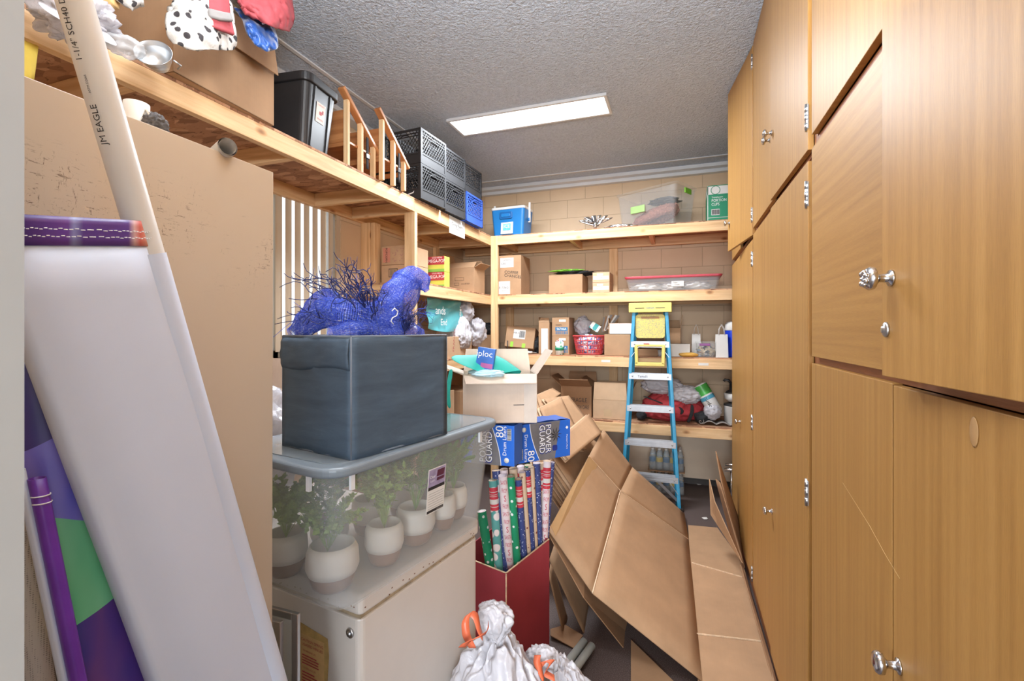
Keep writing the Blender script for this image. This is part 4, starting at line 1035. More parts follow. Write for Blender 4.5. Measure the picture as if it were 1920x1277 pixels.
for k, (u0, v0, u1, v1, d, r, pk, bd) in enumerate(ROL):
    def dw(u):
        r_ = ray(u, 620); best = None
        for q0, q1 in ((Fc, Rc), (Lc, Fc)):
            n = (q1-q0).cross(Z).normalized(); dd = q0.dot(n)/r_.dot(n)
            best = dd if best is None else max(best, dd)
        return best
    row = 0 if k < 13 and k != 4 and k != 10 else .045
    off = (r+.008)*1.15+row
    a = at(u0, v0, d=dw(u0)+off); b = at(u1, v1, d=dw(u1)+off+(.07 if k == 0 else .03)); dr = (b-a)/(a.z-b.z); bot = a+dr*(a.z-.012)
    L = (a-bot).length; t = T('gift_wrap_roll', PM[pk][1]+' '+WH[k], 'wrapping paper', (bot.x, bot.y, .01), 0, 'gift wrap rolls in the red display box')
    c = MB(); c.tube([a, bot], r, 20, cap=False); c.tube([bot, a], r*.72, 20, cap=False)
    b0 = len(c.v); 
    for rr in (r, r*.72):
        for q in range(20): pass
    P('paper', c, PM[pk][0], t, w=True)
    ax = (a-bot).normalized()
    P('core_end', MB().tube([a-ax*.001, a-ax*.004], r*.99, 20), CRE if k % 3 else WRAPW, t, w=True)
    ca = math.atan2(-a.y, -a.x)
    if bd:
        g = P('price_band', MB().tube([a-ax*.03, a-ax*.135], r*1.03, 20, cap=False), BAND, t, w=True, label='red price band')
        q = MB()
        for s_ in (.045, .058, .068, .09): cyltext(q, 'GIFT WRAP' if s_ < .06 else ('60 SQ FT' if s_ < .08 else '$5'), .010, a, bot, r*1.03, ca+.1, s_, -1) if False else None
        for zz, hh in ((.050, .003), (.062, .002), (.070, .002), (.095, .022), (.118, .003)):
            q.tube([a-ax*(zz-hh/2), a-ax*(zz+hh/2)], r*1.045, 20, cap=False)
        P('band_print', q, PAPER, g, w=True)
    if pk == 'W':
        q = MB(); words = ['SANTA', 'FROM', 'S', 'FROM', 'SANTA', 'FROM', 'S']
        for j in range(18):
            s_ = (.15 if bd else .03)+j*.038
            if s_ > L-.5+.06: break
            vs, fs = textpts(words[j % 7], .030 if len(words[j % 7]) > 1 else .042); b0 = len(q.v); cc = a-ax*s_
            for x, y in vs:
                an = ca+.15+x*.62/r*(.55 if len(words[j % 7]) > 1 else 1); uu = Vector((math.cos(an), math.sin(an), 0)); q.v.append(cc+ax*y+uu*(r+.0006))
            for f in fs: q.face([b0+i for i in f])
        P('script_print', q, M('script_red', 'c8405a', .6) if 'script_red' not in bpy.data.materials else bpy.data.materials['script_red'], t, w=True)
# ---------------------------------------------------------------- drum liner boxes
def lr_box(p0, p1, depth):
    p0 = Vector((p0[0], p0[1], 0)); p1 = Vector((p1[0], p1[1], 0)); e = p1-p0; rz = math.atan2(e.y, e.x); n = Vector((-math.sin(rz), math.cos(rz), 0))
    c = (p0+p1)/2+n*depth/2; return c, rz, e.length
def linerbox(lab, p0, p1, z0, h, dp, flip):
    c, rz, w = lr_box(p0, p1, dp); t = T('drum_liner_box', lab, 'box', (c.x, c.y, z0), rz, 'blue drum liner boxes')
    bd = P('carton', MB().box((0, 0, h/2), (w, dp, h)), BLUEBOX, t, bev=.002)
    y = -dp/2-.0004; X = Vector((1, 0, 0)); Zz = Vector((0, 0, 1)); o = Vector((0, y, h/2))
    s = 1 if not flip else -1
    def pt(x, z): return Vector((s*x, y, h/2+s*z))
    ex, ey = -Zz*s, X*s
    # grey bag picture area with curved white edge
    n = 14; Lw = w/2
    cur = [(-.26*w+.18*w*(((k/n))**1.6), h/2-k/n*h) for k in range(n+1)]
    pic = [pt(x, z) for x, z in cur]+[pt(w*.20, -h/2), pt(w*.30, h/2)]
    if s < 0: pass
    P('picture', MB().slab(pic, .0006), GREYPR, t, label='grey printed sack picture')
    P('white_curve', MB().tube([pt(x, z)+Vector((0, -.0006, 0)) for x, z in cur], .0016, 5), INKW, t)
    mb = MB(); text(mb, '80', .052, pt(-.245*w, -.34*h if True else 0)+Vector((0, -.001, 0)), ex, ey, .0012); text(mb, 'Drum Liners', .024, pt(-.33*w, -.12*h)+Vector((0, -.001, 0)), ex, ey, .0012)
    text(mb, "Member's Mark", .011, pt(.43*w, -.10*h), ex, ey, .0014)
    mb.slab([pt(.43*w, .29*h)+Vector((0, -.001, 0))+q for q in (X*.008, Zz*.008, -X*.008, -Zz*.008)], .0006)
    P('lettering', mb, INKW, bd)
    mb = MB(); text(mb, 'POWER', .042, pt(.07*w, .06*h), ex, ey, .0022, .9); text(mb, 'GUARD', .042, pt(-.045*w, .06*h), ex, ey, .0022, .9)
    P('lettering', mb, INKW, bd)
    mb = MB(); text(mb, 'POWER', .046, pt(.07*w, .06*h), ex, ey, .0014, .89); text(mb, 'GUARD', .046, pt(-.045*w, .06*h), ex, ey, .0014, .89)
    P('lettering', mb, M('navy_print', '1f2f7c', .5) if 'navy_print' not in bpy.data.materials else bpy.data.materials['navy_print'], bd)
    st = MB(); random.seed(2)
    for k in range(9):
        a = k*2*PI/9; q = pt(.22*w, .12*h)+Vector((0, -.001, 0)); st.slab([q, q+(X*math.cos(a)+Zz*math.sin(a))*.034+Vector((0, 0, .003)), q+(X*math.cos(a+.3)+Zz*math.sin(a+.3))*.02], .0006)
    P('knot_print', st, INK, bd)
    sh_ = MB().rbox(pt(.20*w, -.22*h)+Vector((0, -.0008, 0)), (.028, .026, .0006), .008, 1, 4, Matrix.Rotation(PI/2, 3, 'X')); P('shield_print', sh_, bpy.data.materials['navy_print'], bd)
    bc_ = bars(MB(), pt(-.41*w, -.28*h), ex, ey, .045, .016, 16, .0012) if not flip else bars(MB(), pt(-.41*w, -.28*h), ex, ey, .045, .016, 16, .0012)
    pl_ = P('barcode_patch', plate(MB(), pt(-.41*w, -.28*h), ex, ey, .048, .018, off=.0006), PAPER, bd); P('barcode', bc_, INK, pl_)
    P('seal_print', MB().lathe([(0, 0), (.011, 0), (.011, .0008), (0, .0008)], pt(-.36*w, .36*h), 20, Matrix.Rotation(PI/2, 3, 'X')), PAPER, bd)
    # rumpled top flap
    P('top_flap', MB().grid([[(x, yy, h+.002+.008*abs(NZ.noise(Vector((x*20, yy*30, 3))))) for yy in (-dp/2+.004, -dp/4, 0, dp/4, dp/2-.004)] for x in [-w/2+.004+(w-.008)*i/12 for i in range(13)]]), BLUEBOX, t)
    return t
linerbox('blue drum liner box showing its full printed front, on the gift wrap rolls', (-.69, 1.983), (-.497, 2.213), .978, .172, .12, False)
linerbox('blue drum liner box half hidden behind the clear tote', (-.900, 1.858), (-.655, 1.862), 1.003, .170, .11, True)
# open carton on the liner boxes
pR = at(1007, 790, d=2.0); pL = at(868, 795, d=1.97)
c, rz, w = lr_box((pL.x, pL.y), (pR.x, pR.y), .20)
oc = carton('open_carton', 'open pale cardboard carton with raised flaps on top of the blue liner boxes', 'cardboard box', w, .20, .205, (c.x, c.y, 1.182), rz, CARDW, {'f': (205, .075), 'r': (125, .12), 'l': (160, .09), 'b': (100, .1)})
P('tape', MB().bx(w/2-.055, w/2-.002, -.1012, -.10, 0, .205), M('pale_tape', 'cfc4ba', .3), oc); P('marker_dash', MB().bx(w/2-.10, w/2-.055, -.1018, -.1012, .075, .078), INK, oc)
o = P('teal_tote_bag', MB().grid([[at(u, v, d=d) for u, v, d in row] for row in [
    [(838, 672, 1.95), (872, 688, 1.93), (905, 700, 1.97), (930, 704, 1.98)], [(852, 664, 1.99), (878, 672, 1.99), (910, 690, 2.0), (945, 700, 2.0)],
    [(870, 668, 2.04), (905, 660, 2.06), (935, 664, 2.06), (985, 694, 2.04)], [(890, 690, 2.08), (925, 664, 2.1), (945, 668, 2.1), (975, 702, 2.08)], [(885, 712, 2.08), (920, 712, 2.1), (945, 712, 2.1), (970, 712, 2.08)]]]), TEAL, sub=2, solid=.003)
center(o); tag(o, 'teal cloth bag draped in the open carton', 'bag')
o = P('teal_strap', MB().grid([[at(u+s, v, d=1.92) for u, v in ((846, 690), (842, 715), (838, 740), (843, 768))] for s in (-4, 5)]), TEAL, sub=2, solid=.003)
center(o); tag(o, 'teal fabric strap hanging down left of the open carton', 'strap')
zp = T('plastic_bag_box', 'blue food bag box standing in the open carton on teal cloth', 'box', at(910, 690, d=2.0)-Z*.04, .2)
P('carton', MB().box((0, 0, .06), (.075, .03, .13), Matrix.Rotation(.15, 3, 'Y')), M('food_bag_blue', '2460b4', .4, var=.2, vs=20), zp, bev=.002)
mb = MB(); text(mb, 'iploc', .036, (0, -.0165, .10), (1, 0, -.12), (.12, 0, 1)); P('lettering', mb, INKW, zp)
mb = MB(); plate(mb, (.008, -.0155, .05), (1, 0, -.15), (.15, 0, 1), .05, .02); P('pink_print', mb, M('pinkp', 'a8508c', .5), zp)
o = P('tissue_paper', blob(at(912, 700, d=1.98), (.075, .05, .016), 8, .25, (30, 20)), M('pale_blue_tissue', 'bfe2ee', .6)); center(o); tag(o, 'pale blue tissue paper lying on top inside the open carton', 'paper')

# ---------------------------------------------------------------- trash bags
def tied_bag(lab, c, rad, seed, peak, mat, tpos, tpos2):
    t = T('trash_bag', lab, 'trash bag', (c[0], c[1], 0))
    pf = lambda s: (1.06-.18*s) if s < .7 else (.93-.9*(s-.7))
    bb = blob((c[0], c[1], rad[2]), rad, seed, .20, (110, 80), 2.4, pf)
    P('bag', bb, mat, t, w=True, sub=1)
    k = MB(); random.seed(seed)
    k = blob(Vector(peak)+Vector((0, 0, .005)), (.05, .035, .06), seed+5, .22, (64, 48), 1.6, lambda s: .5+1.0*s)
    P('gathered_neck', k, mat, t, w=True)
    for tp in (tpos, tpos2):
        q = MB(); pts = [at(u, v, d=d) for u, v, d in tp]
        Q = []
        for i in range(len(pts)-1):
            for x in range(5): Q.append(pts[i].lerp(pts[i+1], x/5))
        Q.append(pts[-1])
        for _ in range(2): Q = [Q[0]]+[(Q[i-1]+Q[i]*2+Q[i+1])/4 for i in range(1, len(Q)-1)]+[Q[-1]]
        tie(q, Q, .022, 2.0); P('drawstring', q, M('orange_tie', 'e0704c', .35, mixt=.1) if 'orange_tie' not in bpy.data.materials else bpy.data.materials['orange_tie'], t, w=True, solid=.0008, label='orange plastic drawstring')
    return t
tied_bag('large white trash bag with orange drawstring on the floor beside the freezer', (-.545, 1.40, 0), (.175, .17, .31), 3, at(928, 1172, d=1.45), BAGW,
         [(886, 1215, 1.33), (874, 1192, 1.33), (872, 1165, 1.34), (880, 1148, 1.36), (892, 1155, 1.36), (898, 1180, 1.34), (905, 1195, 1.34)],
         [(866, 1214, 1.30), (874, 1205, 1.29), (890, 1197, 1.29), (905, 1190, 1.30), (914, 1184, 1.33), (915, 1170, 1.35)])
tied_bag('smaller white trash bag with orange drawstring, right of the large one', (-.415, 1.68, 0), (.135, .13, .19), 8, at(1015, 1250, d=1.56), BAGW,
         [(1008, 1228, 1.52), (1006, 1240, 1.50), (1012, 1256, 1.48), (1020, 1277, 1.46)], [(1010, 1252, 1.50), (1022, 1238, 1.50), (1036, 1240, 1.50), (1030, 1250, 1.50), (1020, 1262, 1.49), (1040, 1272, 1.48)])
# grey tubes on the floor
for k, (u, v, u2, v2) in enumerate(((1096, 1202, 1078, 1225), (1110, 1210, 1090, 1238))):
    a = at(u, v, Z=.035); d_ = (at(u2, v2, Z=.035)-a).normalized()
    t = T('grey_tube', ['short grey tube on the floor nearer the leaning cardboard, left of its twin', 'short grey tube on the floor, right one of the pair'][k], 'tube', (a.x, a.y, 0))
    m = MB(); r = .019; m.tube([a-d_*0+Vector((0, 0, 0)), a+d_*.004, a+d_*.30], [r*.8, r, r], 18); P('tube', m, GREYPIPE, t, w=True)

# ---------------------------------------------------------------- flattened cardboard
A = at(1028, 994, d=2.42); A2 = at(1104, 856, d=3.1); B1 = at(1131, 805, d=3.5); Cc = at(1111, 1113, d=2.235); K = at(1163, 921, d=3.2); K2 = at(1185, 876, d=3.62)
Fp = at(1316, 1277, Z=.035); Ep = at(1291, 1012, Z=.03); E2 = at(1283, 963, Z=.04)
ext = (Fp-Cc)*.0
Fb = at(1253, 1277, Z=.03)
lo = Fp+(Fp-Ep)*.12; lf = Cc.lerp(Fp, .999)
G = at(1345, 990, Z=.03); H = at(1393, 1057, Z=.03); I = Vector((.385, 2.05, .03)); Fx = Vector((Fp.x-.015, 2.05, .03)); Ex = at(1290, 985, Z=.03)
cardsheet('flattened_box', 'largest flattened cardboard box sloping from the stack down to the floor', [[A, Cc, K, A2], [A2, K, K2, B1], [Cc, Fp, Ep, K], [K, Ep, E2, K2]], creases=((Cc+Z*.003, K+Z*.003), (K+Z*.003, Ep+Z*.003), (A2+Z*.003, K+Z*.003)), mat=CARD)
bx_ = [o for o in COL.objects if o.name.startswith('flattened_box')][-1]
nrm = (Cc-A).cross(A2-A).normalized(); nrm = nrm if nrm.z > 0 else -nrm
tq = [A+(A2-A)*.04+nrm*.004, A+(Cc-A)*.14+(A2-A)*.02+nrm*.004, A2+(K-A2)*.26+nrm*.004, A2+nrm*.004]
P('tape', MB().slab(tq, .0008), M('brown_tape', 'c29c70', .15, var=.08, mixt=.2), bx_, w=True, label='glossy packing tape along the left edge')
mk = A.lerp(K, .55)+(Cc-A)*.0+nrm*.004; ex = (K-Cc).normalized(); ey = (nrm.cross(ex)).normalized()
P('handhole', MB().slab([mk+ex*.03*math.cos(a)+ey*.014*math.sin(a)+ex*.12 for a in [k*PI/8 for k in range(16)]], .0006), CARD3, bx_, w=True, label='worn oval mark')
q = MB(); text(q, 'Sml', .035, mk+ex*.05+ey*.0, ey*-1, ex, .001); P('handwriting', q, INK, bx_, w=True)
cardsheet('flattened_box', 'wide cardboard panel lying on the floor against the oak cabinets', [[Fx, I, H, G, Ex]], creases=[(at(1297, 1055, Z=.036), at(1391, 1082, Z=.036)), (at(1304, 1188, Z=.036), at(1432, 1203, Z=.036))])
cardsheet('cardboard_scrap', 'brown cardboard piece flat on the floor at the bottom edge of the photo', [[at(1183, 1200, Z=.006), at(1252, 1277, Z=.006)+Vector((.03, -.0, 0)), Vector((-.03, 1.9, .006)), Vector((-.22, 1.98, .006)), at(1183, 1277, Z=.006)]])
# sheets whose undersides show beneath the big one
cardsheet('flattened_box', 'cardboard sheet drooping just under the largest flattened box', [[A-Z*.02, at(1094, 1120, d=2.25), at(1175, 1223, d=2.36), at(1181, 1190, d=2.52), at(1150, 1040, d=3.0)-Z*.08, A2-Z*.06]], mat=CARD3)
cardsheet('cardboard_sheet', 'dark cardboard sheet standing in the shadow beside the red display box', [[at(1030, 1050, d=2.5), at(1099, 1197, d=2.46), at(1108, 1140, d=2.75), at(1060, 960, d=2.85)]], mat=CARD)
cardsheet('cardboard_sheet', 'narrow cardboard flap hanging between the red box and the stack', [[at(1029, 1080, d=2.44), at(1055, 1183, d=2.42), at(1064, 1160, d=2.6), at(1034, 1050, d=2.62)]], mat=CARD)
cardsheet('cardboard_scrap', 'folded cardboard piece on the floor right of the red display box', [[at(1032, 1192, Z=.02), at(1076, 1216, Z=.005), at(1093, 1192, Z=.01), at(1060, 1172, Z=.03), at(1032, 1180, Z=.03)]], mat=CARD3)
# stack of folded boxes
random.seed(21)
N0 = at(1090, 938, d=2.95); N1 = at(1036, 858, d=3.0); M1 = at(1012, 750, d=3.7); M0 = at(1160, 866, d=3.72)
up = (N1-N0).cross(M0-N0).normalized(); up = up if up.z > 0 else -up
low = (N0-N1).normalized()
for k in range(11):
    o_ = up*(-.016*k)-Vector((.0, .02*(k % 3), 0)); s1 = random.uniform(-.02, .03); s2 = random.uniform(-.04, .05)
    a = N1+o_-low*s1; b = N0+o_+low*(.0+.008*k); cc = M0+o_+low*(s2-.06); dd = M1+o_-low*s2*2
    for q_ in (a, b, cc, dd): q_.z = max(q_.z, .02)
    cardsheet('folded_box', 'cardboard box folded flat in the leaning stack behind the blue liner boxes', [[a, b, cc, dd]], group='folded boxes in the leaning stack', t=.007, mat=[CARD, CARD2, CARD][k % 3])
TOPS = [([(1012, 765, 3.3), (1040, 835, 2.95), (1100, 842, 3.2), (1052, 745, 3.7)], 'uppermost folded box of the stack, tucked behind the blue liner box'),
        ([(1020, 748, 3.55), (1062, 800, 3.3), (1112, 800, 3.6), (1066, 742, 3.9)], 'folded box with scribbled marker at the top of the stack'),
        ([(1040, 830, 3.0), (1066, 862, 2.92), (1128, 812, 3.4), (1104, 776, 3.6)], 'folded box with a torn corner beside the largest sheet'),
        ([(1004, 742, 3.75), (1018, 762, 3.6), (1052, 738, 4.0), (1036, 728, 4.1)], 'small folded box end poking up at the back of the stack')]
for pts, lab in TOPS:
    q = [at(u, v, d=d) for u, v, d in pts]; cardsheet('folded_box', lab, [q], t=.006, mat=CARD)
    for j in range(3): cardsheet('folded_box', 'cardboard box folded flat in the leaning stack behind the blue liner boxes', [[p-up*(.013*(j+1))+Vector((.01*j-.01, .015*(j % 2), 0)) for p in q]], group='folded boxes in the leaning stack', t=.006, mat=[CARD2, CARD][j % 2])
# three sheets leaning on the far oak cabinet
for k, (pts, lab) in enumerate((([(1342, 845, Vector((.25, 3.9, 0))), (1352, 880, None), (1394, 1058, None), (1388, 1062, None)], ''),)):
    pass
def up_sheet(px, X, lab, mat=CARD3):
    q = [at(u, v, d=d) for u, v, d in px]; cardsheet('cardboard_sheet', lab, [q], t=.006, mat=mat)
up_sheet([(1342, 846, 3.55), (1386, 976, 3.50), (1396, 1065, 3.05), (1352, 905, 3.42)], 0, 'tallest cardboard sheet leaning against the far oak cabinet')
up_sheet([(1342, 898, 3.40), (1350, 905, 3.25), (1395, 1060, 3.0), (1372, 1014, 3.3)], 0, 'middle cardboard sheet leaning against the oak cabinet')
up_sheet([(1330, 898, 3.35), (1340, 940, 3.2), (1392, 1056, 2.96), (1346, 985, 3.2), (1333, 965, 3.3)], 0, 'front cardboard sheet with crumpled edge leaning by the cabinet', CARD)
up_sheet([(1392, 1062, 3.02), (1460, 1290, 2.06), (1452, 1290, 2.05), (1388, 1058, 3.0)], 0, 'thin cardboard edge running along the foot of the oak cabinets')
# ---------------------------------------------------------------- top shelf, left side
ZT = LV[3]+.001
# large cardboard box with a raised side flap
pa = at(329, 133, Z=ZT); pb = at(517, 236, Z=ZT)
c, rz, d_ = lr_box((pa.x, pa.y), (pb.x, pb.y), .5)
bw = d_
bb = carton('cardboard_box', 'big open cardboard box overhanging the top shelf, costumes draped over it', 'cardboard box', bw, .48, .40, (c.x+.0, c.y, ZT), rz, CARD, {'f': (258, .17), 'l': (80, .2), 'r': (100, .2)}, tape=[(.0, .05, .12)])
print('BIGBOX', pa, pb, rz, bw)
def cloth(name, lab, cat, rows, mat, sol=.006, sub=2, amp=.006, fr=14):
    G = [[at(u, v, d=d) for u, v, d in r] for r in rows]
    for _ in range(2+(sub > 1)):      # subdivide and smooth twice
        H_ = []
        for r in G: H_.append([x for i in range(len(r)-1) for x in (r[i], (r[i]+r[i+1])/2)]+[r[-1]])
        G = []
        for i in range(len(H_)-1): G += [H_[i], [(p+q)/2 for p, q in zip(H_[i], H_[i+1])]]
        G.append(H_[-1])
        K_ = [[Vector(p) for p in r] for r in G]
        for i in range(1, len(G)-1):
            for j in range(1, len(G[0])-1): K_[i][j] = G[i][j]*.5+(G[i-1][j]+G[i+1][j]+G[i][j-1]+G[i][j+1])*.125
        G = K_
    vd = (sum((p for r in G for p in r), Vector())/sum(len(r) for r in G)-Vector((0, 0, HC))).normalized()
    G = [[p+vd*amp*(NZ.noise(p*fr)*1.4+abs(NZ.noise(p*fr*2.3))*1.2) for p in r] for r in G]
    o = P(name, MB().grid(G), mat, solid=sol); center(o); tag(o, lab, cat); return o
dl = 1.72
cloth('costume_body', 'white plush costume with black dalmatian spots hanging over the box', 'costume', [
    [(318, 10, 1.58), (312, 45, 1.58), (318, 68, 1.59), (330, 82, 1.60)], [(340, -20, 1.62), (340, 30, 1.56), (342, 72, 1.58), (352, 92, 1.60)], [(370, -30, 1.68), (368, 30, 1.60), (370, 80, 1.60), (378, 95, 1.63)],
    [(395, -30, 1.75), (396, 30, 1.66), (397, 75, 1.66), (400, 92, 1.69)], [(415, -20, 1.80), (420, 40, 1.73), (420, 82, 1.73), (425, 94, 1.76)], [(432, 10, 1.84), (438, 50, 1.78), (441, 80, 1.79), (440, 90, 1.81)]], DALM, .02, 2, .03, 9)
cloth('red_sleeve', 'red sleeve with a grey band hanging between the spotted plush and the box flap', 'costume', [
    [(392, -20, 1.70), (392, 20, 1.66), (394, 50, 1.66)], [(410, -20, 1.72), (412, 25, 1.68), (415, 57, 1.68)], [(426, -20, 1.76), (430, 30, 1.72), (438, 66, 1.72)]], REDCL, .012)
cloth('grey_cuff', 'grey knitted band wrapped round the red sleeve', 'costume', [[(390, 18, 1.65), (391, 32, 1.65)], [(412, 22, 1.665), (413, 38, 1.665)], [(431, 27, 1.70), (436, 40, 1.70)]], GREYCL, .014, 1)
cloth('red_jacket', 'red quilted jacket piled on the top corner of the big box', 'jacket', [
    [(428, -60, 1.9), (440, -10, 1.82), (452, 12, 1.80), (462, 26, 1.80)], [(470, -60, 2.0), (470, -10, 1.86), (478, 20, 1.82), (485, 38, 1.84)], [(505, -60, 2.05), (505, -10, 1.90), (508, 30, 1.86), (510, 50, 1.88)], [(530, -50, 2.1), (534, -5, 1.97), (538, 28, 1.94), (530, 56, 1.95)], [(540, -40, 2.2), (546, 5, 2.1), (550, 38, 2.06), (540, 58, 2.06)]], REDCL, .016, 2, .03, 16)
cloth('blue_satin_cloth', 'shiny blue satin cloth spilling under the red jacket', 'cloth', [
    [(438, 14, 1.86), (455, 38, 1.85), (463, 62, 1.86)], [(455, 18, 1.88), (468, 50, 1.84), (478, 84, 1.86)], [(475, 25, 1.9), (490, 60, 1.86), (500, 97, 1.88)], [(505, 40, 1.94), (512, 70, 1.91), (518, 92, 1.92)], [(515, 55, 1.99), (520, 72, 1.97), (521, 88, 1.96)]], BLUESAT, .006, 2, .03, 18)
P0 = at(520, 40, d=1.915)
o = P('jacket_tag', MB().box(at(494, 40, d=1.855), (.012, .004, .02)), PAPER); center(o); tag(o, 'small white care tag on the hem of the red jacket', 'tag')
cloth('tan_plush_sleeve', 'tan plush sleeve at the very top edge of the photo', 'costume', [[(180, -30, 1.5), (190, 5, 1.5)], [(200, -40, 1.5), (204, 14, 1.48)], [(222, -40, 1.5), (216, 10, 1.48)]], CREAMF, .03)
cloth('spotted_cuff', 'spotted plush cuff beside the tan plush sleeve', 'costume', [[(216, -30, 1.5), (222, 4, 1.49)], [(240, -40, 1.5), (243, 15, 1.48)], [(265, -40, 1.53), (270, 4, 1.51)]], DALM, .03)
# plastic and scoop at the left
o = P('plastic_bag', blob(at(150, 22, d=1.42)+Vector((-.03, 0, 0)), (.10, .09, .075), 4, .35, (60, 44)), BAGG); center(o); tag(o, 'crumpled white plastic bag on the top shelf behind the leaning pipe', 'bag')
o = P('plastic_film', MB().grid([[at(u, v, d=d) for u, v, d in r] for r in [[(55, -10, 1.3), (75, 18, 1.27)], [(130, 30, 1.38), (150, 58, 1.34)], [(180, 45, 1.42), (205, 82, 1.4)], [(215, 72, 1.46), (225, 92, 1.44)]]]), BAGW, sub=2, solid=.004); center(o); tag(o, 'white plastic film lying along the top shelf edge', 'plastic')
o = P('plastic_packaging', blob(at(236, 88, d=1.50), (.045, .05, .028), 14, .25, (30, 20)), FILM); center(o); tag(o, 'clear plastic packaging between the white film and the metal scoop', 'plastic')
sc = at(290, 104, d=1.56); t = T('metal_scoop', 'shiny galvanised metal cup lying tilted at the shelf edge', 'scoop', (sc.x, sc.y, ZT))
mR = Matrix.Rotation(math.radians(70), 3, (Vector((.75, .65, 0)))) @ Matrix.Rotation(0, 3, 'Z')
qd = Vector((.55, -.75, .25)).normalized().to_track_quat('Z', 'Y').to_matrix()
P('bowl', MB().lathe([(0, -.05), (.025, -.05), (.040, -.02), (.050, .012), (.052, .013), (.051, .010), (.039, -.018), (.023, -.046), (0, -.046)], sc, 32, qd, sx=1.05, sy=.95), STEEL, t, w=True)
P('handle', MB().tube([sc+qd @ Vector((.05, 0, -.01)), sc+qd @ Vector((.065, 0, -.03)), sc+qd @ Vector((.05, 0, -.048))], .003, 8), STEEL, t, w=True)
# yellow thing at left edge, under shelf
cloth('yellow_cloth', 'pleated yellow cloth hanging under the shelf at the left edge', 'cloth', [[(42, 70, 1.46), (42, 148, 1.46)], [(58, 78, 1.475), (56, 150, 1.475)], [(72, 88, 1.49), (62, 150, 1.49)]], M('yellow_fabric', 'e6cc5a', .7, bmp=.4, bs=60), .006, 1)
# things on top of the tall beige cabinet
zc = PZ+.001
p = at(256, 207, d=.935); t = T('white_mug', 'white ceramic mug on top of the tall beige cabinet', 'mug', (p.x, p.y, 1.919))
P('cup', MB().lathe([(0, 0), (.019, 0), (.021, .01), (.0215, .098), (.0195, .098), (.018, .012), (0, .01)], (0, 0, 0), 28), CERAM, t)
P('handle', MB().tube([(.020+.012*math.sin(a), .004, .066+.018*math.cos(a)) for a in [PI*k/8 for k in range(9)]], .003, 8), CERAM, t)
o = P('duster_head', blob(at(291, 236, d=.94), (.021, .021, .024), 6, .2, (50, 36), 8), M('grey_fluff', '6f6e70', .95, bmp=.8, bs=120)); center(o); tag(o, 'fluffy grey duster head on top of the beige cabinet', 'duster')
a = at(427, 275, d=.985); dd = Vector((0, 0, 1)); t = T('pvc_pipe', 'short white plastic pipe lying on the beige cabinet with its open end showing', 'pipe', (a.x, a.y, a.z-.02))
e1 = at(330, 262, d=1.25); e1.z = 1.945
m = MB(); m.tube([a, e1+Vector((0, 0, -.005))], .0185, 24, cap=False); m.tube([e1+Vector((0, 0, -.005)), a], .0160, 24, cap=False); P('tube', m, PVC, t, w=True)

# black tote
def black_tote(loc, rz):
    t = T('storage_tote', 'black lidded plastic tote with red and white label on the top shelf', 'tote', loc, rz)
    P('tub', MB().rbox((0, 0, .165), (.44, .27, .33), .04, .84, 6), BLK, t, bev=.003)
    P('lid', MB().rbox((0, 0, .35), (.475, .305, .045), .05, .99, 6), BLK, t, bev=.006)
    P('lid_top', MB().rbox((0, 0, .374), (.42, .25, .008), .04, .99, 6), BLK, t, bev=.003)
    rb_ = MB(); rb_.bar((.186, -.066, .01), (.220, -.066, .325), .014, .010, (0, 1, 0)); rb_.bar((.186, .066, .01), (.220, .066, .325), .014, .010, (0, 1, 0))
    P('rib', rb_, BLK, t)
    o, ex, ey = Vector((.2062, -.005, .205)), Vector((0, 1, 0)), Vector((.11, 0, 1)).normalized()
    l = P('label', plate(MB(), o, ex, ey, .075, .105, off=.003), M('faded_label', 'd8c4b4', .5, var=.1), t, label='faded paper label with red print')
    mb = MB(); text(mb, 'CONTENTS', .011, o+ey*.04, ex, ey, .0045); text(mb, 'FRAGILE', .014, o-ey*.035, ex, ey, .0045); plate(mb, o, ex, ey, .02, .018, off=.0042); plate(mb, o+ex*.018+ey*.01, ex, ey, .01, .02, off=.0042); P('print', mb, INKR, l)
    return t
black_tote((-2.09, 2.10, ZT), math.radians(6))
# wooden high chairs
def high_chair(lab, loc, rz):
    t = T('wooden_high_chair', lab, 'high chair', loc, rz, 'wooden high chairs on the top shelf')
    W2, D2 = .16, .13
    for sx in (-1, 1):
        for y, h in ((-D2, .40), (.0, .32), (D2, .21)):
            P('leg', MB().bar((sx*W2, y, 0), (sx*W2, y+.0, h), .022, .032, (1, 0, 0)), PINE if sx > 0 else REDWOOD, t, bev=.002)
        P('side_rail', MB().bar((sx*W2, -D2-.05, .455), (sx*W2, D2+.05, .175), .024, .045, (1, 0, 0)), REDWOOD, t, bev=.004)
    P('back_panel', MB().box((0, -D2+.01, .24), (W2*2-.02, .012, .22)), REDWOOD, t, bev=.002)
    P('seat', MB().box((0, 0, .16), (W2*2-.02, D2*2, .015)), REDWOOD, t, bev=.002)
    P('front_bar', MB().box((0, D2, .12), (W2*2-.02, .02, .03)), REDWOOD, t, bev=.002)
    s = MB(); s.grid([[(W2+.016, .05+q, .24-.02*k+.004*math.sin(k)) for q in (-.012, .012)] for k in range(11)]); P('strap', s, BLKF, t, solid=.002, label='black safety strap')
    P('buckle', MB().box((W2+.018, .05, .12), (.008, .034, .03)), BLK, t, bev=.002, label='black buckle')
    return t
hc = high_chair('wooden high chair with slanted rails next to the black tote', (-2.07, 2.50, ZT), 0)
dup(hc, (-2.03, 2.80, ZT), 0, 'second wooden high chair with hanging black strap, beside the milk crates')
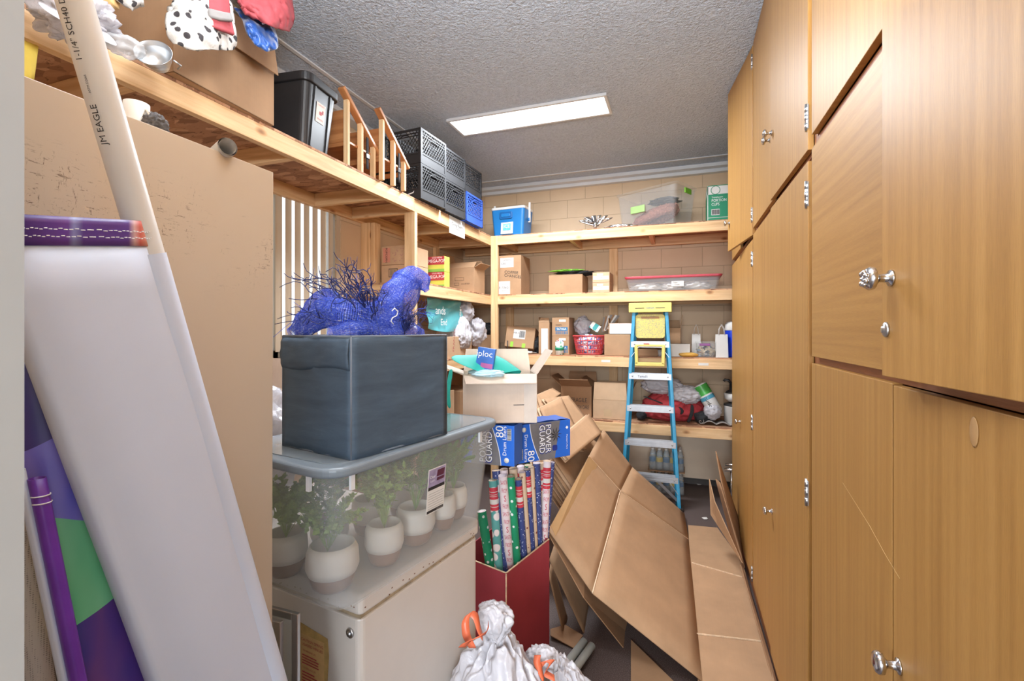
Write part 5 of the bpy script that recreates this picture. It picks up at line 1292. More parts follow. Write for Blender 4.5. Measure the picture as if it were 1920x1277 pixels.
# milk crates
def crate(mat, lab, loc, rz=0):
    W, D, H = .30, .36, .265
    t = T('milk_crate', lab, 'crate', loc, rz, 'milk crates stacked on the top shelf')
    fr_ = MB(); g = .008
    for z, hh in ((.006, .012), (.075, .010), (H-.008, .016), (H-.035, .006), (H-.055, .005)):
        for s in (-1, 1): fr_.box((s*(W/2-g/2), 0, z), (g, D, hh)); fr_.box((0, s*(D/2-g/2), z), (W-2*g, g, hh))
    for sx in (-1, 1):
        for sy in (-1, 1):
            fr_.box((sx*(W/2-.012), sy*(D/2-g/2), H/2), (.024, g, H)); fr_.box((sx*(W/2-g/2), sy*(D/2-.012), H/2), (g, .024, H))
    P('frame', fr_, mat, t)
    lo = MB()
    for s in (-1, 1): lo.box((s*(W/2-.006), 0, .04), (.004, D-.03, .066)); lo.box((0, s*(D/2-.006), .04), (W-.03, .004, .066))
    P('lower_panel', lo, mat, t)
    la = MB()
    def lattice(hw, place):
        z0, z1 = .078, H-.012; hgt = z1-z0; n = int(2*hw/.030)+1
        for k in range(-8, n+8):
            for sg in (-1, 1):
                x0 = -hw+k*.030; x1 = x0+sg*hgt*.75; a0, a1 = (x0, z0), (x1, z1)
                # clip to +-hw
                def clip(a, b):
                    (xa, za), (xb, zb) = a, b
                    if (xa < -hw and xb < -hw) or (xa > hw and xb > hw): return None
                    out = []
                    for (x, z), (x2, z2) in ((a, b), (b, a)):
                        if x < -hw: f = (-hw-x)/(x2-x); x, z = -hw, z+(z2-z)*f
                        if x > hw: f = (hw-x)/(x2-x); x, z = hw, z+(z2-z)*f
                        out.append((x, z))
                    return out
                c = clip(a0, a1)
                if c and math.dist(*c) > .02:
                    # leave the hand hole open
                    mx = (c[0][0]+c[1][0])/2
                    def cut(c):
                        (xa, za), (xb, zb) = c
                        if za > zb: xa, za, xb, zb = xb, zb, xa, za
                        ztop = H-.075
                        if zb > ztop and abs(xa+(xb-xa)*(ztop-za)/(zb-za)) < .05 and za < ztop:
                            f = (ztop-za)/(zb-za); return [(xa, za), (xa+(xb-xa)*f, ztop)]
                        return c
                    c = cut(c)
                    place(la, c)
    for s in (-1, 1):
        lattice(W/2-.02, lambda mb, c, s=s: mb.bar((c[0][0], s*(D/2-.005), c[0][1]), (c[1][0], s*(D/2-.005), c[1][1]), .005, .0035, (0, 1, 0)))
        lattice(D/2-.02, lambda mb, c, s=s: mb.bar((s*(W/2-.005), c[0][0], c[0][1]), (s*(W/2-.005), c[1][0], c[1][1]), .0035, .005, (0, 0, 1)))
    P('lattice', la, mat, t)
    ho = MB()
    for s in (-1, 1):
        ho.tube([(.055*math.cos(a), s*(D/2-.004), H-.075+.045*math.sin(a)*-.0+(.035*math.sin(a))) for a in [PI*k/12 for k in range(13)]], .004, 6)
        ho.tube([(s*(W/2-.004), .055*math.cos(a), H-.078+.035*math.sin(a)) for a in [PI*k/12 for k in range(13)]], .004, 6)
    P('hand_grip', ho, mat, t)
    ba = MB()
    for k in range(9): ba.box((-W/2+.02+k*.0325, 0, .004), (.006, D-.02, .006)); ba.box((0, -D/2+.02+k*.04, .004), (W-.02, .006, .006))
    P('base_grid', ba, mat, t)
    return t
k1 = crate(CRBLK, 'near black milk crate on the bottom row, beside the high chairs', (-1.98, 3.315, ZT), math.radians(-4))
em = MB(); em.lathe([(.011, 0), (.014, 0), (.014, .002), (.011, .002), (.011, 0)], (0, -.181, .052), 16, Matrix.Rotation(PI/2, 3, 'X')); text(em, 'S', .016, (0, -.181, .052), (1, 0, 0), (0, 0, 1), .0015)
hC = .268
cr = [('near black milk crate with a round emblem on the top row, beside the high chairs', (-1.98, 3.315, ZT+hC), -4), ('middle black milk crate on the bottom row', (-1.985, 3.70, ZT), -3), ('middle black milk crate on the top row', (-1.985, 3.70, ZT+hC), -3),
      ('far black milk crate standing on the blue one', (-1.99, 4.08, ZT+hC), -2), ('black milk crate on the top row behind the nearest stack, against the wall', (-2.33, 3.36, ZT+hC), -4), ('black milk crate on the bottom row behind the nearest stack, against the wall', (-2.33, 3.36, ZT), -4)]
cl = [dup(k1, l, math.radians(a), lab) for lab, l, a in cr]
P('emblem', em, INKW, cl[0], label='pale round maker emblem')
sw = MB(); sw.slab([(.02, -.1815, .03), (.085, -.1815, .045), (.09, -.1815, .062), (.078, -.1815, .052), (.03, -.1815, .042)], .001); P('swoosh_mark', sw, INKW, k1)
crate(CRBLU, 'bright blue milk crate at the far end under a black one', (-1.975, 4.08, ZT), math.radians(-1))

# ---------------------------------------------------------------- top shelf, back
def cooler():
    xl = fx(921, 4.71); xr = fx(985, 4.71); w = xr-xl; d = .27; h = .30
    t = T('drinks_cooler', 'bright blue drinks cooler with white lid and raised handle on the top shelf', 'cooler', ((xl+xr)/2, 4.71+d/2, ZT), math.radians(-4))
    P('body', MB().rbox((0, 0, .145), (w, d, .29), .03, .88, 5), COOL, t, bev=.006)
    P('lid', MB().rbox((0, 0, .302), (w*1.02, d*1.03, .028), .032, 1.0, 5), PAPER, t, bev=.008)
    P('recess_ring', MB().rbox((-.015, -d/2-.001, .225), (.15, .075, .012), .02, 1, 4, Matrix.Rotation(PI/2, 3, 'X')), COOLD, t, bev=.004)
    P('logo_plate', MB().rbox((-.015, -d/2-.009, .225), (.10, .036, .008), .01, 1, 4, Matrix.Rotation(PI/2, 3, 'X')), COOL, t, bev=.002)
    l = P('label', plate(MB(), (-.005, -d/2+.008, .09), (1, 0, 0), (0, .09, 1), .14, .125, off=.006), PAPER, t)
    mb = MB(); plate(mb, (-.005, -d/2+.004, .10), (1, 0, 0), (0, .09, 1), .09, .07, off=.006); P('picture', mb, M('cooler_picture', '6ec0dc', .4, var=.3, vs=30), l)
    mb = MB(); text(mb, 'ICE', .05, (-.005, -d/2+.001, .105), (1, 0, 0), (0, .09, 1), .006); P('lettering', mb, INKW, l)
    for s in (-1, 1): P('handle_arm', MB().bar((s*w*.52, 0, .16), (s*w*.535, -.01, .37), .022, .012, (0, 1, 0)), PAPER, t, bev=.002, label='white handle arm')
    P('handle_grip', MB().bar((-w*.535, .02, .37), (w*.535, .02, .37), .018, .018), PAPER, t, bev=.003) if False else None
    P('hinge_cap', MB().lathe([(0, 0), (.02, 0), (.02, .012), (0, .012)], (w/2-.0, 0, .19), 16, Matrix.Rotation(PI/2, 3, 'Y')), COOL, t)
cooler()
# silver tinsel bow
p = at(1117, 418, Y=4.75); t = T('silver_serving_piece', 'silver bow with trailing foil on the back top shelf left of the clear tote', 'decoration', (p.x, p.y, ZT))
for sx in (-1, 1):
    for k in range(3):
        q = MB(); a0 = .5+k*.45
        pts = [(sx*(.17*math.sin(a)*math.cos(a0)*1.0), -.02+.03*k, .05+(.10)*math.sin(a)*math.sin(a0)+.03*(1-math.cos(a))*.5) for a in [PI*j/14 for j in range(15)]]
        tie(q, pts, .045, 1.2); P('loop', q, FOIL, t, solid=.002)
P('knot', MB().lathe([(0, 0), (.016, .01), (.02, .06), (.012, .10), (0, .105)], (0, -.03, 0), 16), FOIL, t)
P('trailing_foil', blob((.24, -.01, .022), (.12, .03, .022), 3, .6, (40, 24), 5), FOIL, t)
# big clear tote with wreath
cA = at(1249, 418, Y=4.69); rz = math.radians(-44)
cen = Vector((-.14, 4.70, 0)); 
tw_, td_, thh = .70, .40, .36
# long axis runs back-left from the near corner
ax = Vector((-.70, .70, 0)).normalized(); ay = Vector((.70, .70, 0)).normalized()
cen = Vector((-.13, 4.70, 0))+ax*tw_*.42*.97+ay*td_*.42
cen = Vector((-.245, 4.965, 0))
tw_, td_ = .66, .38; rz = math.radians(-28)
t = T('storage_tote', 'large clear tote with lime latches holding a berry wreath on the back top shelf', 'tote', (cen.x, cen.y, ZT), rz)
P('tub', MB().rbox((0, 0, .185), (tw_, td_, .37), .035, .88, 5, None, True, .004), CLEAR, t)
P('lid', MB().rbox((0, 0, .381), (tw_+.03, td_+.03, .02), .045, 1, 5), CLEAR, t, bev=.004)
P('latch', MB().box((tw_/2+.012, 0, .33), (.014, .12, .05)), LIME, t, bev=.005, label='lime green latch')
P('latch', MB().box((-tw_*.12, -td_/2-.008, .20), (.16, .012, .07)), M('pale_lime', 'a9cc80', .4), t, bev=.005, label='pale lime latch')
wr = T('berry_wreath', 'brown berry wreath coiled inside the large clear tote', 'wreath', (cen.x, cen.y, ZT+.01), rz)
rows = []
for i in range(60):
    a = 2*PI*i/60; rows.append([(math.cos(a)*.185+math.cos(a)*.055*math.cos(b)*(1+.3*NZ.noise(Vector((i*.9, j*1.3, 0)))), math.sin(a)*.10+math.sin(a)*.05*math.cos(b), .13+.05*math.cos(a*1.0)+.055*math.sin(b)*(1+.3*NZ.noise(Vector((i*.9, j*1.3, 4))))) for j, b in enumerate([2*PI*j/16 for j in range(16)])])
P('ring', MB().grid(rows, closeu=True, closev=True), WREATH, wr)
bl_ = MB(); random.seed(9)
for k in range(160):
    a = random.random()*2*PI; b = random.random()*2*PI; bl_.lathe([(0, -.006), (.006, 0), (0, .006)], (math.cos(a)*(.185+.06*math.cos(b)), math.sin(a)*(.10+.055*math.cos(b)), .13+.05*math.cos(a)+.06*math.sin(b)), 6)
P('berries', bl_, M('berry', 'd08a78', .5), wr)
o = P('grey_garland', blob((cen.x+.08, cen.y-.02, ZT+.285), (.13, .08, .035), 5, .4), DARK); center(o); tag(o, 'dark grey fabric bundle on top of the wreath inside the clear tote', 'cloth')
# portion cups carton
xl = fx(1326, 4.70); t = T('portion_cup_carton', 'green and white portion cups carton at the right end of the top shelf', 'box', (xl+.19, 4.70+.14, ZT), math.radians(0))
w, d, h = .38, .28, .33
bd = P('carton', MB().box((0, 0, h/2), (w, d, h)), GREEN, t, bev=.002)
pl = MB(); plate(pl, (-.02, -d/2, .285), (1, 0, 0), (0, 0, 1), .335, .075); plate(pl, (-.0, -d/2, .035), (1, 0, 0), (0, 0, 1), w, .004); plate(pl, (-.185, -d/2, h/2), (1, 0, 0), (0, 0, 1), .006, h); plate(pl, (-w/2, 0, .285), (0, -1, 0), (0, 0, 1), .2, .05)
P('white_print', pl, PAPER, bd)
mb = MB(); text(mb, 'PORTION', .036, (-.09, -d/2, .19), (1, 0, 0), (0, 0, 1), .001, .8); text(mb, 'CUPS', .036, (-.12, -d/2, .155), (1, 0, 0), (0, 0, 1), .001, .8); text(mb, 'Translucent', .02, (-.105, -d/2, .22), (1, 0, 0), (0, 0, 1), .001); text(mb, 'MADE WITH', .018, (.07, -d/2, .04+.28), (1, 0, 0), (0, 0, 1), .001)
P('lettering', mb, INKW, bd)
P('green_panel', plate(MB(), (.09, -d/2, .285), (1, 0, 0), (0, 0, 1), .09, .055, off=.0012), GREEN, bd); mb = MB(); mb.lathe([(.035, 0), (.04, 0), (.04, .001), (.035, .001), (.035, 0)], (-.12, -d/2-.001, .285), 24, Matrix.Rotation(PI/2, 3, 'X')); P('emblem', mb, GREEN, bd)
P('barcode_patch', plate(MB(), (-.12, -d/2, .085), (1, 0, 0), (0, 0, 1), .07, .055, off=.0006), PAPER, bd); P('barcode', bars(MB(), (-.12, -d/2, .085), Vector((1, 0, 0)), Vector((0, 0, 1)), .06, .045, 18), INK, bd)
mb = MB(); mb.slab([(.0, -d/2-.001, .15), (.09, -d/2-.001, .15), (.075, -d/2-.001, .07), (.015, -d/2-.001, .07)], .001); P('cup_picture', mb, PAPER, bd)
# ---------------------------------------------------------------- middle shelves, back wall
Z2, Z3, Z4 = LV[2]+.001, LV[1]+.001, LV[0]+.001
def on_back(name, lab, cat, u0, u1, v_top, v_bot_z, Yf, depth, mat=CARD, flaps=None, group=None, rz=0, h=None, tape=None):
    x0, x1 = fx(u0, Yf), fx(u1, Yf); w = x1-x0
    hh = h if h else fz((u0+u1)/2, v_top, Yf)-v_bot_z
    t = carton(name, lab, cat, w, depth, hh, ((x0+x1)/2, Yf+depth/2, v_bot_z), rz, mat, flaps, group, tape=tape)
    return t, w, depth, hh
# second level
t, w, d, h = on_back('cardboard_box', 'tall cardboard box marked coffee changes beside the corner post', 'cardboard box', 931, 977, 479, Z2, 4.70, .30)
sticker(t, (Vector((-.02, -d/2, h-.075)), Vector((1, 0, 0)), Vector((0, 0, 1))), .15, .10, PAPER, [('EXPRESS', .026, 0, .025), ('CB1.', .034, -.03, -.012)], label='white shipping label')
sticker(t, (Vector((-.055, -d/2, .078)), Vector((1, 0, 0)), Vector((0, 0, 1))), .14, .135, PAPER, [('E1536G', .032, 0, .0), ('| | | | |', .022, 0, .035), ('3/3/2020', .014, 0, -.035)], label='white shipping label')
mb = MB(); text(mb, 'COFFEE', .045, (.03, -d/2-.001, .235), (1, 0, -.1), (0, 0, 1)); text(mb, 'CHANGES', .042, (.045, -d/2-.001, .195), (1, 0, -.15), (0, 0, 1)); P('handwriting', mb, INK, t)
t, w, d, h = on_back('cardboard_box', 'low cardboard box with crushed top under the black bag on the second shelf', 'cardboard box', 1029, 1092, 516, Z2, 4.72, .30, flaps={'f': (12, .12), 'b': (8, .12)})
o = P('black_plastic_bag', blob((fx(1076, 4.86), 4.88, Z2+h+.03), (.21, .12, .028), 2, .35), BLKF); center(o); tag(o, 'crumpled black plastic bag lying on the crushed cardboard box', 'bag')
o = P('green_garland', blob((fx(1064, 4.80), 4.80, Z2+h+.055), (.14, .05, .012), 6, .5), LIME); center(o); tag(o, 'bright green strip lying across the black plastic bag', 'ribbon')
for k in range(2):
    t, w, d, h = on_back('portion_cup_box', ['lower', 'upper'][k]+' small white-and-teal printed box beside the rear post on the second shelf', 'box', 1111, 1143, 0, Z2+.101*k, 4.71, .26, CARD2, h=.10)
    sticker(t, (Vector((0, -d/2, .045)), Vector((1, 0, 0)), Vector((0, 0, 1))), w*.9, .036, PAPER, [('dixie PORTION', .020, 0, .0)], INKB, name='print_panel'); sticker(t, (Vector((-.01, -d/2, .078)), Vector((1, 0, 0)), Vector((0, 0, 1))), .06, .018, PAPER)
def underbed():
    x0, x1 = fx(1170, 4.70), fx(1356, 4.70); w = x1-x0; t = T('underbed_box', 'long shallow clear storage box with red lid on the second shelf', 'storage box', ((x0+x1)/2, 4.70+.2, Z2))
    P('tub', MB().rbox((0, 0, .062), (w-.03, .38, .124), .03, .93, 5, None, True, .004), CLEAR, t)
    P('lid', MB().rbox((0, 0, .134), (w, .41, .022), .04, .98, 5), REDL, t, bev=.006)
    sticker(t, (Vector((.05, -.19, .065)), Vector((1, 0, 0)), Vector((0, -.06, 1))), .11, .05, PAPER, [('Table', .017, -.02, .01), ('Cloths', .017, -.005, -.01)], off=.004)
    for k, (cx, r, lab) in enumerate(((-.26, .2, 'left'), (.0, .16, 'middle'), (.24, .18, 'right'))):
        o = P('folded_tablecloth', blob(((x0+x1)/2+cx*.9, 4.88, Z2+.05), (r*.75, .14, .045), k+1, .25, (40, 26)), PAPER); center(o); tag(o, f'white folded cloth, {lab} one inside the red-lidded box', 'cloth', 'white cloths inside the red-lidded box')
underbed()
# third level
x0 = fx(944, 4.78); x1 = fx(1000, 4.78); w = x1-x0
tb_ = T('cardboard_box', 'tilted cardboard box with a white shipping label and green tape on the third shelf', 'cardboard box', ((x0+x1)/2, 4.90, Z3+.035), math.radians(6))
TM = Matrix.Rotation(math.radians(5), 3, 'Y') @ Matrix.Rotation(math.radians(-12), 3, 'X')
P('body', MB().box((0, 0, .12), (w-.02, .2, .225), TM), CARD, tb_, bev=.003)
def tmv(x, y, z): return Vector((0, 0, .12))+TM @ Vector((x, y, z))
EX, EY = TM @ Vector((1, 0, 0)), TM @ Vector((0, 0, 1))
lb = P('label', plate(MB(), tmv(-.01, -.1, .03), EX, EY, .13, .10, off=.0008), PAPER, tb_, label='white shipping label'); P('barcode', bars(MB(), tmv(.02, -.1, .03), EX, EY, .06, .07, 20), INK, lb)
mb = MB(); text(mb, 'MR-3', .03, tmv(-.045, -.1, .04), EX, EY, .002); P('lettering', mb, INK, lb)
P('green_tape', plate(plate(MB(), tmv(-.08, -.1, -.085), EX, EY, .03, .055, off=.0012), tmv(.05, -.1, -.09), EX, EY, .035, .045, off=.0012), GTAPE, tb_, label='lime green tape')
o = P('paper_bundle', blob((fx(968, 4.72), 4.72, Z3+.018), (.19, .05, .017), 5, .25, (40, 16)), PAPER); center(o); tag(o, 'white rolled paper lying in front of the tilted cardboard box', 'paper')
p = at(952, 660, Y=4.68); t = T('black_rod', 'thin black rod standing in front of the tilted cardboard box', 'rod', (p.x, 4.675, Z3)); P('rod', MB().tube([(0, 0, 0), (0, 0, .14)], .006, 8), BLK, t); P('base', MB().lathe([(0, 0), (.02, 0), (.018, .006), (0, .008)]), BLK, t)
o = P('black_bag', blob((fx(1006, 4.92), 4.95, Z3+.09), (.05, .1, .09), 3, .3, (30, 24)), BLKF); center(o); tag(o, 'black fabric item between the tilted box and the narrow carton', 'bag')
t, w, d, h = on_back('narrow_carton', 'narrow upright open carton with a white insert on the third shelf', 'cardboard box', 1010, 1030, 604, Z3, 4.74, .2, flaps={'f': (60, .05), 'l': (92, .05)})
P('insert', MB().bx(-w/2+.03, w/2-.012, -d/2-.012, -d/2-.002, .005, h*.8), PAPER, t, label='white insert')
for k in range(2):
    t, w, d, h = on_back('supply_box', ['lower of the two supply boxes marked 56706A, patterned tin in front', 'upper of the two supply boxes marked 56706A beside the plastic bag'][k], 'cardboard box', 1035, 1067, 0, Z3+.19*k, 4.72, .26, CARD, h=.188)
    sticker(t, (Vector((.01, -d/2, .07)), Vector((1, 0, 0)), Vector((0, 0, 1))), w*.72, .038, INKB, [('56706A', .032, 0, .0, INKW)], name='print_panel')
    mb = MB(); text(mb, 'coast', .03, (-.02, -d/2-.0005, .115), (1, 0, 0), (0, 0, 1)); P('lettering', mb, INK, t)
    P('barcode', bars(MB(), (.01, -d/2, .032), Vector((1, 0, 0)), Vector((0, 0, 1)), w*.68, .03, 14), INKB, t)
    P('white_label', plate(MB(), (.02, -d/2, .155), (1, 0, 0), (0, 0, 1), .07, .022), PAPER, t)
p = at(1049, 664, Y=4.685); t = T('patterned_tin', 'small white and green patterned tin in front of the lower supply box', 'tin', (p.x, 4.675+.012, Z3))
P('cup', MB().lathe([(0, 0), (.04, 0), (.044, .13), (.041, .13), (.038, .01), (0, .01)], (0, 0, 0), 24), printed('festive_print', ['f2f2ee', '3f9460', 'f2f2ee', 'c8d8cc', 'e8e8e4'], 60), t)
P('green_band', MB().lathe([(.0425, .045), (.044, .045), (.0448, .075), (.0435, .075), (.0425, .045)], (0, 0, 0), 24), GREEN, t)
P('contents', blob((0, 0, .13), (.036, .036, .022), 2, .3, (20, 14)), SNACK, t)
# red basket
x0, x1 = fx(1071, 4.70), fx(1131, 4.70); w = x1-x0; bw_ = w/2; bh = .19
t = T('plastic_basket', 'red slotted plastic basket full of snack packets on the third shelf', 'basket', ((x0+x1)/2, 4.70+.14, Z3))
fr_ = MB(); ring = lambda s, z, n=28: [Vector((bw_*s*math.copysign(abs(math.cos(a))**.6, math.cos(a)), .135*s*math.copysign(abs(math.sin(a))**.6, math.sin(a)), z)) for a in [2*PI*k/n for k in range(n+1)]]
P('rim', MB().tube(ring(1, bh), .009, 8), REDP, t); P('base', MB().slab(ring(.78, .006)[:-1], .006), REDP, t)
ri = MB()
for z, s in ((.012, .79), (.055, .84), (.10, .89), (.145, .94)): ri.tube(ring(s, z), .0042, 6)
a_, b_ = ring(.79, .01, 44), ring(1, bh, 44)
for p, q in zip(a_[:-1], b_[:-1]): ri.bar(p, q, .006, .004)
P('slat', ri, REDP, t)
P('handle', MB().tube([(bw_*1.0, .02, bh), (bw_*1.12, .0, bh-.03), (bw_*1.12, -.02, bh-.09), (bw_*1.02, -.02, bh-.12)], .008, 8), REDP, t)
o = P('snack_packets', blob(((x0+x1)/2, 4.84, Z3+.10), (bw_*.84, .105, .105), 4, .18, (50, 34), 5), SNACK); center(o); tag(o, 'blue, red and white wrapped snack packets filling the red basket', 'snacks', kind='stuff')
o = P('card_packet', MB().box(at(1116, 613, Y=4.79), (.10, .02, .07), Matrix.Rotation(.6, 3, 'Y')), printed('card_print', ['f0efe8', '3f9fa0', 'f0efe8', 'c8d89c'], 18)); center(o); tag(o, 'white and teal printed card packet poking out of the red basket', 'packet')
o = P('clear_plastic_bag', blob(at(1093, 606, Y=4.90), (.085, .07, .095), 7, .22), BAGG); center(o); o.location.z = Z3+.19; tag(o, 'round translucent plastic bag behind the red basket', 'bag')
t = T('paper_fan', 'bundle of folded grey card strips fanned out above the white shallow box', 'card strips', at(1136, 628, Y=4.84))
for k in range(7):
    a = at(1130+k*2, 622-k, Y=4.83); b = at(1133+k*4.5, 592-k*.6+abs(k-3), Y=4.86)
    P('strip', MB().bar(a, b, .022, .003, (0, 1, 0)), [MATG, CARD3, PAPER][k % 3], t, w=True)
t, w, d, h = on_back('cardboard_box', 'plain cardboard box beside the red basket, partly behind the ladder', 'cardboard box', 1133, 1182, 627, Z3, 4.72, .28)
t2, w2, d2, h2 = on_back('shallow_box', 'white lined shallow open box on the plain cardboard box', 'cardboard box', 1141, 1192, 606, Z3+h+.002, 4.72, .25, flaps={'l': (95, .05)})
P('lining', MB().bx(-w2/2+.012, w2/2-.004, -d2/2-.0015, -d2/2, .004, h2-.004), M('pale_blue_card', 'dfe6f2', .6), t2, label='pale white-blue front')
on_back('small_box', 'small brown box seen through the yellow frame of the ladder', 'cardboard box', 1196, 1234, 655, Z3, 4.74, .15, CARD3)
o = P('clear_cup', MB().lathe([(0, 0), (.03, 0), (.035, .06), (.033, .06), (.028, .004), (0, .004)], (fx(1240, 4.72), 4.73, Z3), 20), FILM); center(o); tag(o, 'small clear plastic cup behind the yellow ladder frame', 'cup')
t, w, d, h = on_back('supply_box', 'brown box with blue print and a raised flap just right of the ladder', 'cardboard box', 1245, 1276, 615, Z3, 4.86, .22, flaps={'r': (98, .13), 'b': (80, .08)})
sticker(t, (Vector((.05, -d/2, .09)), Vector((1, 0, 0)), Vector((0, 0, 1))), .10, .05, INKB, [('A', .045, .02, 0, INKW)], name='print_panel')
t, w, d, h = on_back('shallow_box', 'low white carton in front of the blue-printed box, right of the ladder', 'cardboard box', 1255, 1294, 645, Z3, 4.70, .12, PAPER)
o = P('yellow_glove', blob((fx(1291, 4.68), 4.685, Z3+.021), (.085, .028, .021), 3, .15, (40, 20), 2), M('mustard_cloth', 'd9a850', .8, bmp=.3)); center(o); tag(o, 'mustard yellow duster lying on the third shelf edge', 'duster')
def paper_bag(lab, u0, u1, vt, Y, rz, hnd=True):
    x0, x1 = fx(u0, Y), fx(u1, Y); w = x1-x0; h = fz(u0, vt, Y)-Z3; t = T('paper_bag', lab, 'paper bag', ((x0+x1)/2, Y+.04, Z3), rz)
    b = MB(); b.grid([[(-w/2, -.04, 0), (-w/2+.003, -.02, h)], [(w/2, -.04, 0), (w/2-.003, -.02, h)]], sm=False); b.grid([[(w/2, -.04, 0), (w/2-.003, -.02, h)], [(w/2-.006, 0, 0), (w/2-.012, 0, h)], [(w/2, .04, 0), (w/2-.003, .02, h)]], sm=False)
    b.grid([[(w/2, .04, 0), (w/2-.003, .02, h)], [(-w/2, .04, 0), (-w/2+.003, .02, h)]], sm=False); b.grid([[(-w/2, .04, 0), (-w/2+.003, .02, h)], [(-w/2+.006, 0, 0), (-w/2+.012, 0, h)], [(-w/2, -.04, 0), (-w/2+.003, -.02, h)]], sm=False)
    b.bx(-w/2, w/2, -.04, .04, 0, .002); P('bag', b, PAPER, t, solid=.001)
    for s in (-1, 1): P('handle', MB().tube([(-w*.25, s*.021, h-.01), (-w*.2, s*.021, h+.05), (0, s*.025, h+.09), (w*.2, s*.021, h+.05), (w*.25, s*.021, h-.01)], .0022, 6), PAPER, t)
    return t
paper_bag('white paper gift bag behind the purple-latched clear box', 1297, 1314, 626, 4.86, 0)
t = paper_bag('white paper bag with twisted handles leaning beside the blue jug', 1342, 1365, 627, 4.70, .08)
x0, x1 = fx(1304, 4.69), fx(1344, 4.69); w = x1-x0; t = T('clear_box', 'small clear plastic box with a purple latch on the third shelf', 'storage box', ((x0+x1)/2, 4.69+.09, Z3))
P('tub', MB().rbox((0, 0, .065), (w*.93, .15, .13), .015, .88, 4, None, True, .003), CLEAR, t); P('lid', MB().rbox((0, 0, .138), (w, .165, .012), .02, 1, 4), CLEAR, t, bev=.003)
P('latch', MB().box((-.01, -.082, .115), (.09, .01, .022)), PURP, t, bev=.003, label='purple latch')
o = P('loose_supplies', blob(((x0+x1)/2, 4.78, Z3+.06), (w*.36, .055, .048), 9, .4, (40, 26), 6), MUFF); center(o); tag(o, 'jumble of small supplies inside the purple-latched box', 'supplies', kind='stuff')
jx = fx(1360, 4.72); t = T('water_jug', 'blue insulated water jug with white lid at the right end of the third shelf', 'water jug', (jx+.11, 4.72+.11, Z3))
P('body', MB().lathe([(0, 0), (.10, 0), (.105, .01)]+[(.105+.0015*(k % 2), .02+k*.012) for k in range(8)]+[(.105, .12), (.108, .24), (.105, .245), (0, .245)], (0, 0, 0), 32), JUG, t)
P('lid', MB().lathe([(.107, .245), (.110, .25), (.108, .30), (.09, .325), (0, .33)], (0, 0, 0), 32), PAPER, t)
# fourth level
on_back('cardboard_box', 'placeholder', 'cardboard box', 1052, 1109, 724, Z4, 4.72, .34, CARD3, {'f': (150, .16), 'l': (140, .15), 'b': (95, .12), 'r': (35, .14)})
fb = [o for o in COL.objects if o.get('label') == 'placeholder'][0]; fb['label'] = 'open cardboard box stamped FRAGILE WITH CARE on the lowest shelf'
w = fx(1109, 4.72)-fx(1052, 4.72); h = fz(1080, 724, 4.72)-Z4
mb = MB(); text(mb, 'FRAGILE', .06, (.03, -.17-.001, h-.14), (1, 0, 0), (0, 0, 1), .0006, .72); text(mb, 'HANDLE WITH CARE', .055, (-.0, -.17-.001, h-.21), (1, 0, 0), (0, 0, 1), .0006, .5); P('lettering', mb, INK, fb)
t, w, d, h = on_back('cardboard_box', 'wide open cardboard box left of the ladder on the lowest shelf', 'cardboard box', 1112, 1176, 750, Z4, 4.70, .34, CARD2, {'f': (88, .17), 'r': (110, .17), 'b': (100, .15)})
P('tape', plate(MB(), (-.02, -d/2, .06), (1, 0, 0), (0, 0, 1), .08, .07), TAPE, t, label='patch of packing tape')
# red duffel bag
dx0, dx1 = fx(1196, 4.74), fx(1326, 4.74); cx = (dx0+dx1)/2; w = dx1-dx0
t = T('duffel_bag', 'red duffel bag with black straps slumped on the lowest shelf behind the ladder', 'duffel bag', (cx, 4.90, Z4))
P('body', blob((cx, 4.90, Z4+.14), (w*.52, .20, .15), 12, .12, (80, 50), 2.2, lambda s: 1.05-.35*s, -.14), REDF, t, w=True)
def strap(pts, wd, nm_='strap', mat=BLKF): 
    q = MB(); A_, B_ = [], []
    for u, v, Y in pts:
        p = at(u, v, Y=Y); A_.append(p+Vector((-wd/2, 0, 0))); B_.append(p+Vector((wd/2, 0, 0)))
    q.grid([A_, B_]); P(nm_, q, mat, t, w=True, solid=.005, sub=1, label='black webbing strap')
strap([(1206, 742, 4.74), (1218, 748, 4.70), (1232, 752, 4.69), (1243, 758, 4.70)], .04); strap([(1297, 757, 4.70), (1299, 772, 4.685), (1293, 786, 4.685), (1290, 793, 4.70)], .035); strap([(1272, 762, 4.71), (1282, 770, 4.70), (1276, 778, 4.70)], .03)
P('end_patch', blob((fx(1316, 4.8), 4.80, Z4+.06), (.07, .10, .055), 3, .15, (30, 20), 2, None, -.055), BLKF, t, w=True, label='black end panel'); P('end_patch', blob((fx(1203, 4.8), 4.80, Z4+.04), (.05, .10, .038), 3, .15, (30, 20), 2, None, -.038), BLKF, t, w=True, label='black end panel')
o = P('plastic_bag', blob(at(1240, 722, Y=4.84), (.19, .10, .085), 15, .13, (70, 50)), BAGG); center(o); tag(o, 'translucent white plastic bag piled on the red duffel bag', 'bag')
o = P('plastic_bag', blob(at(1286, 740, Y=4.80), (.15, .09, .085), 18, .16, (70, 50)), BAGW); center(o); tag(o, 'white printed plastic bag on the right half of the red duffel bag', 'bag')
a, b = at(1312, 722, Y=4.80), at(1342, 772, Y=4.77); t = T('paper_towel_pack', 'green and white wrapped paper towel roll leaning on the red duffel bag', 'paper towels', (b.x, b.y, Z4))
ax_ = (b-a).normalized(); P('wrapped_roll', MB().tube([a-ax_*.01, a, a.lerp(b, .5), b, b+ax_*.03], [.03, .062, .066, .062, .03], 24), PAPER, t, w=True, bev=.0)
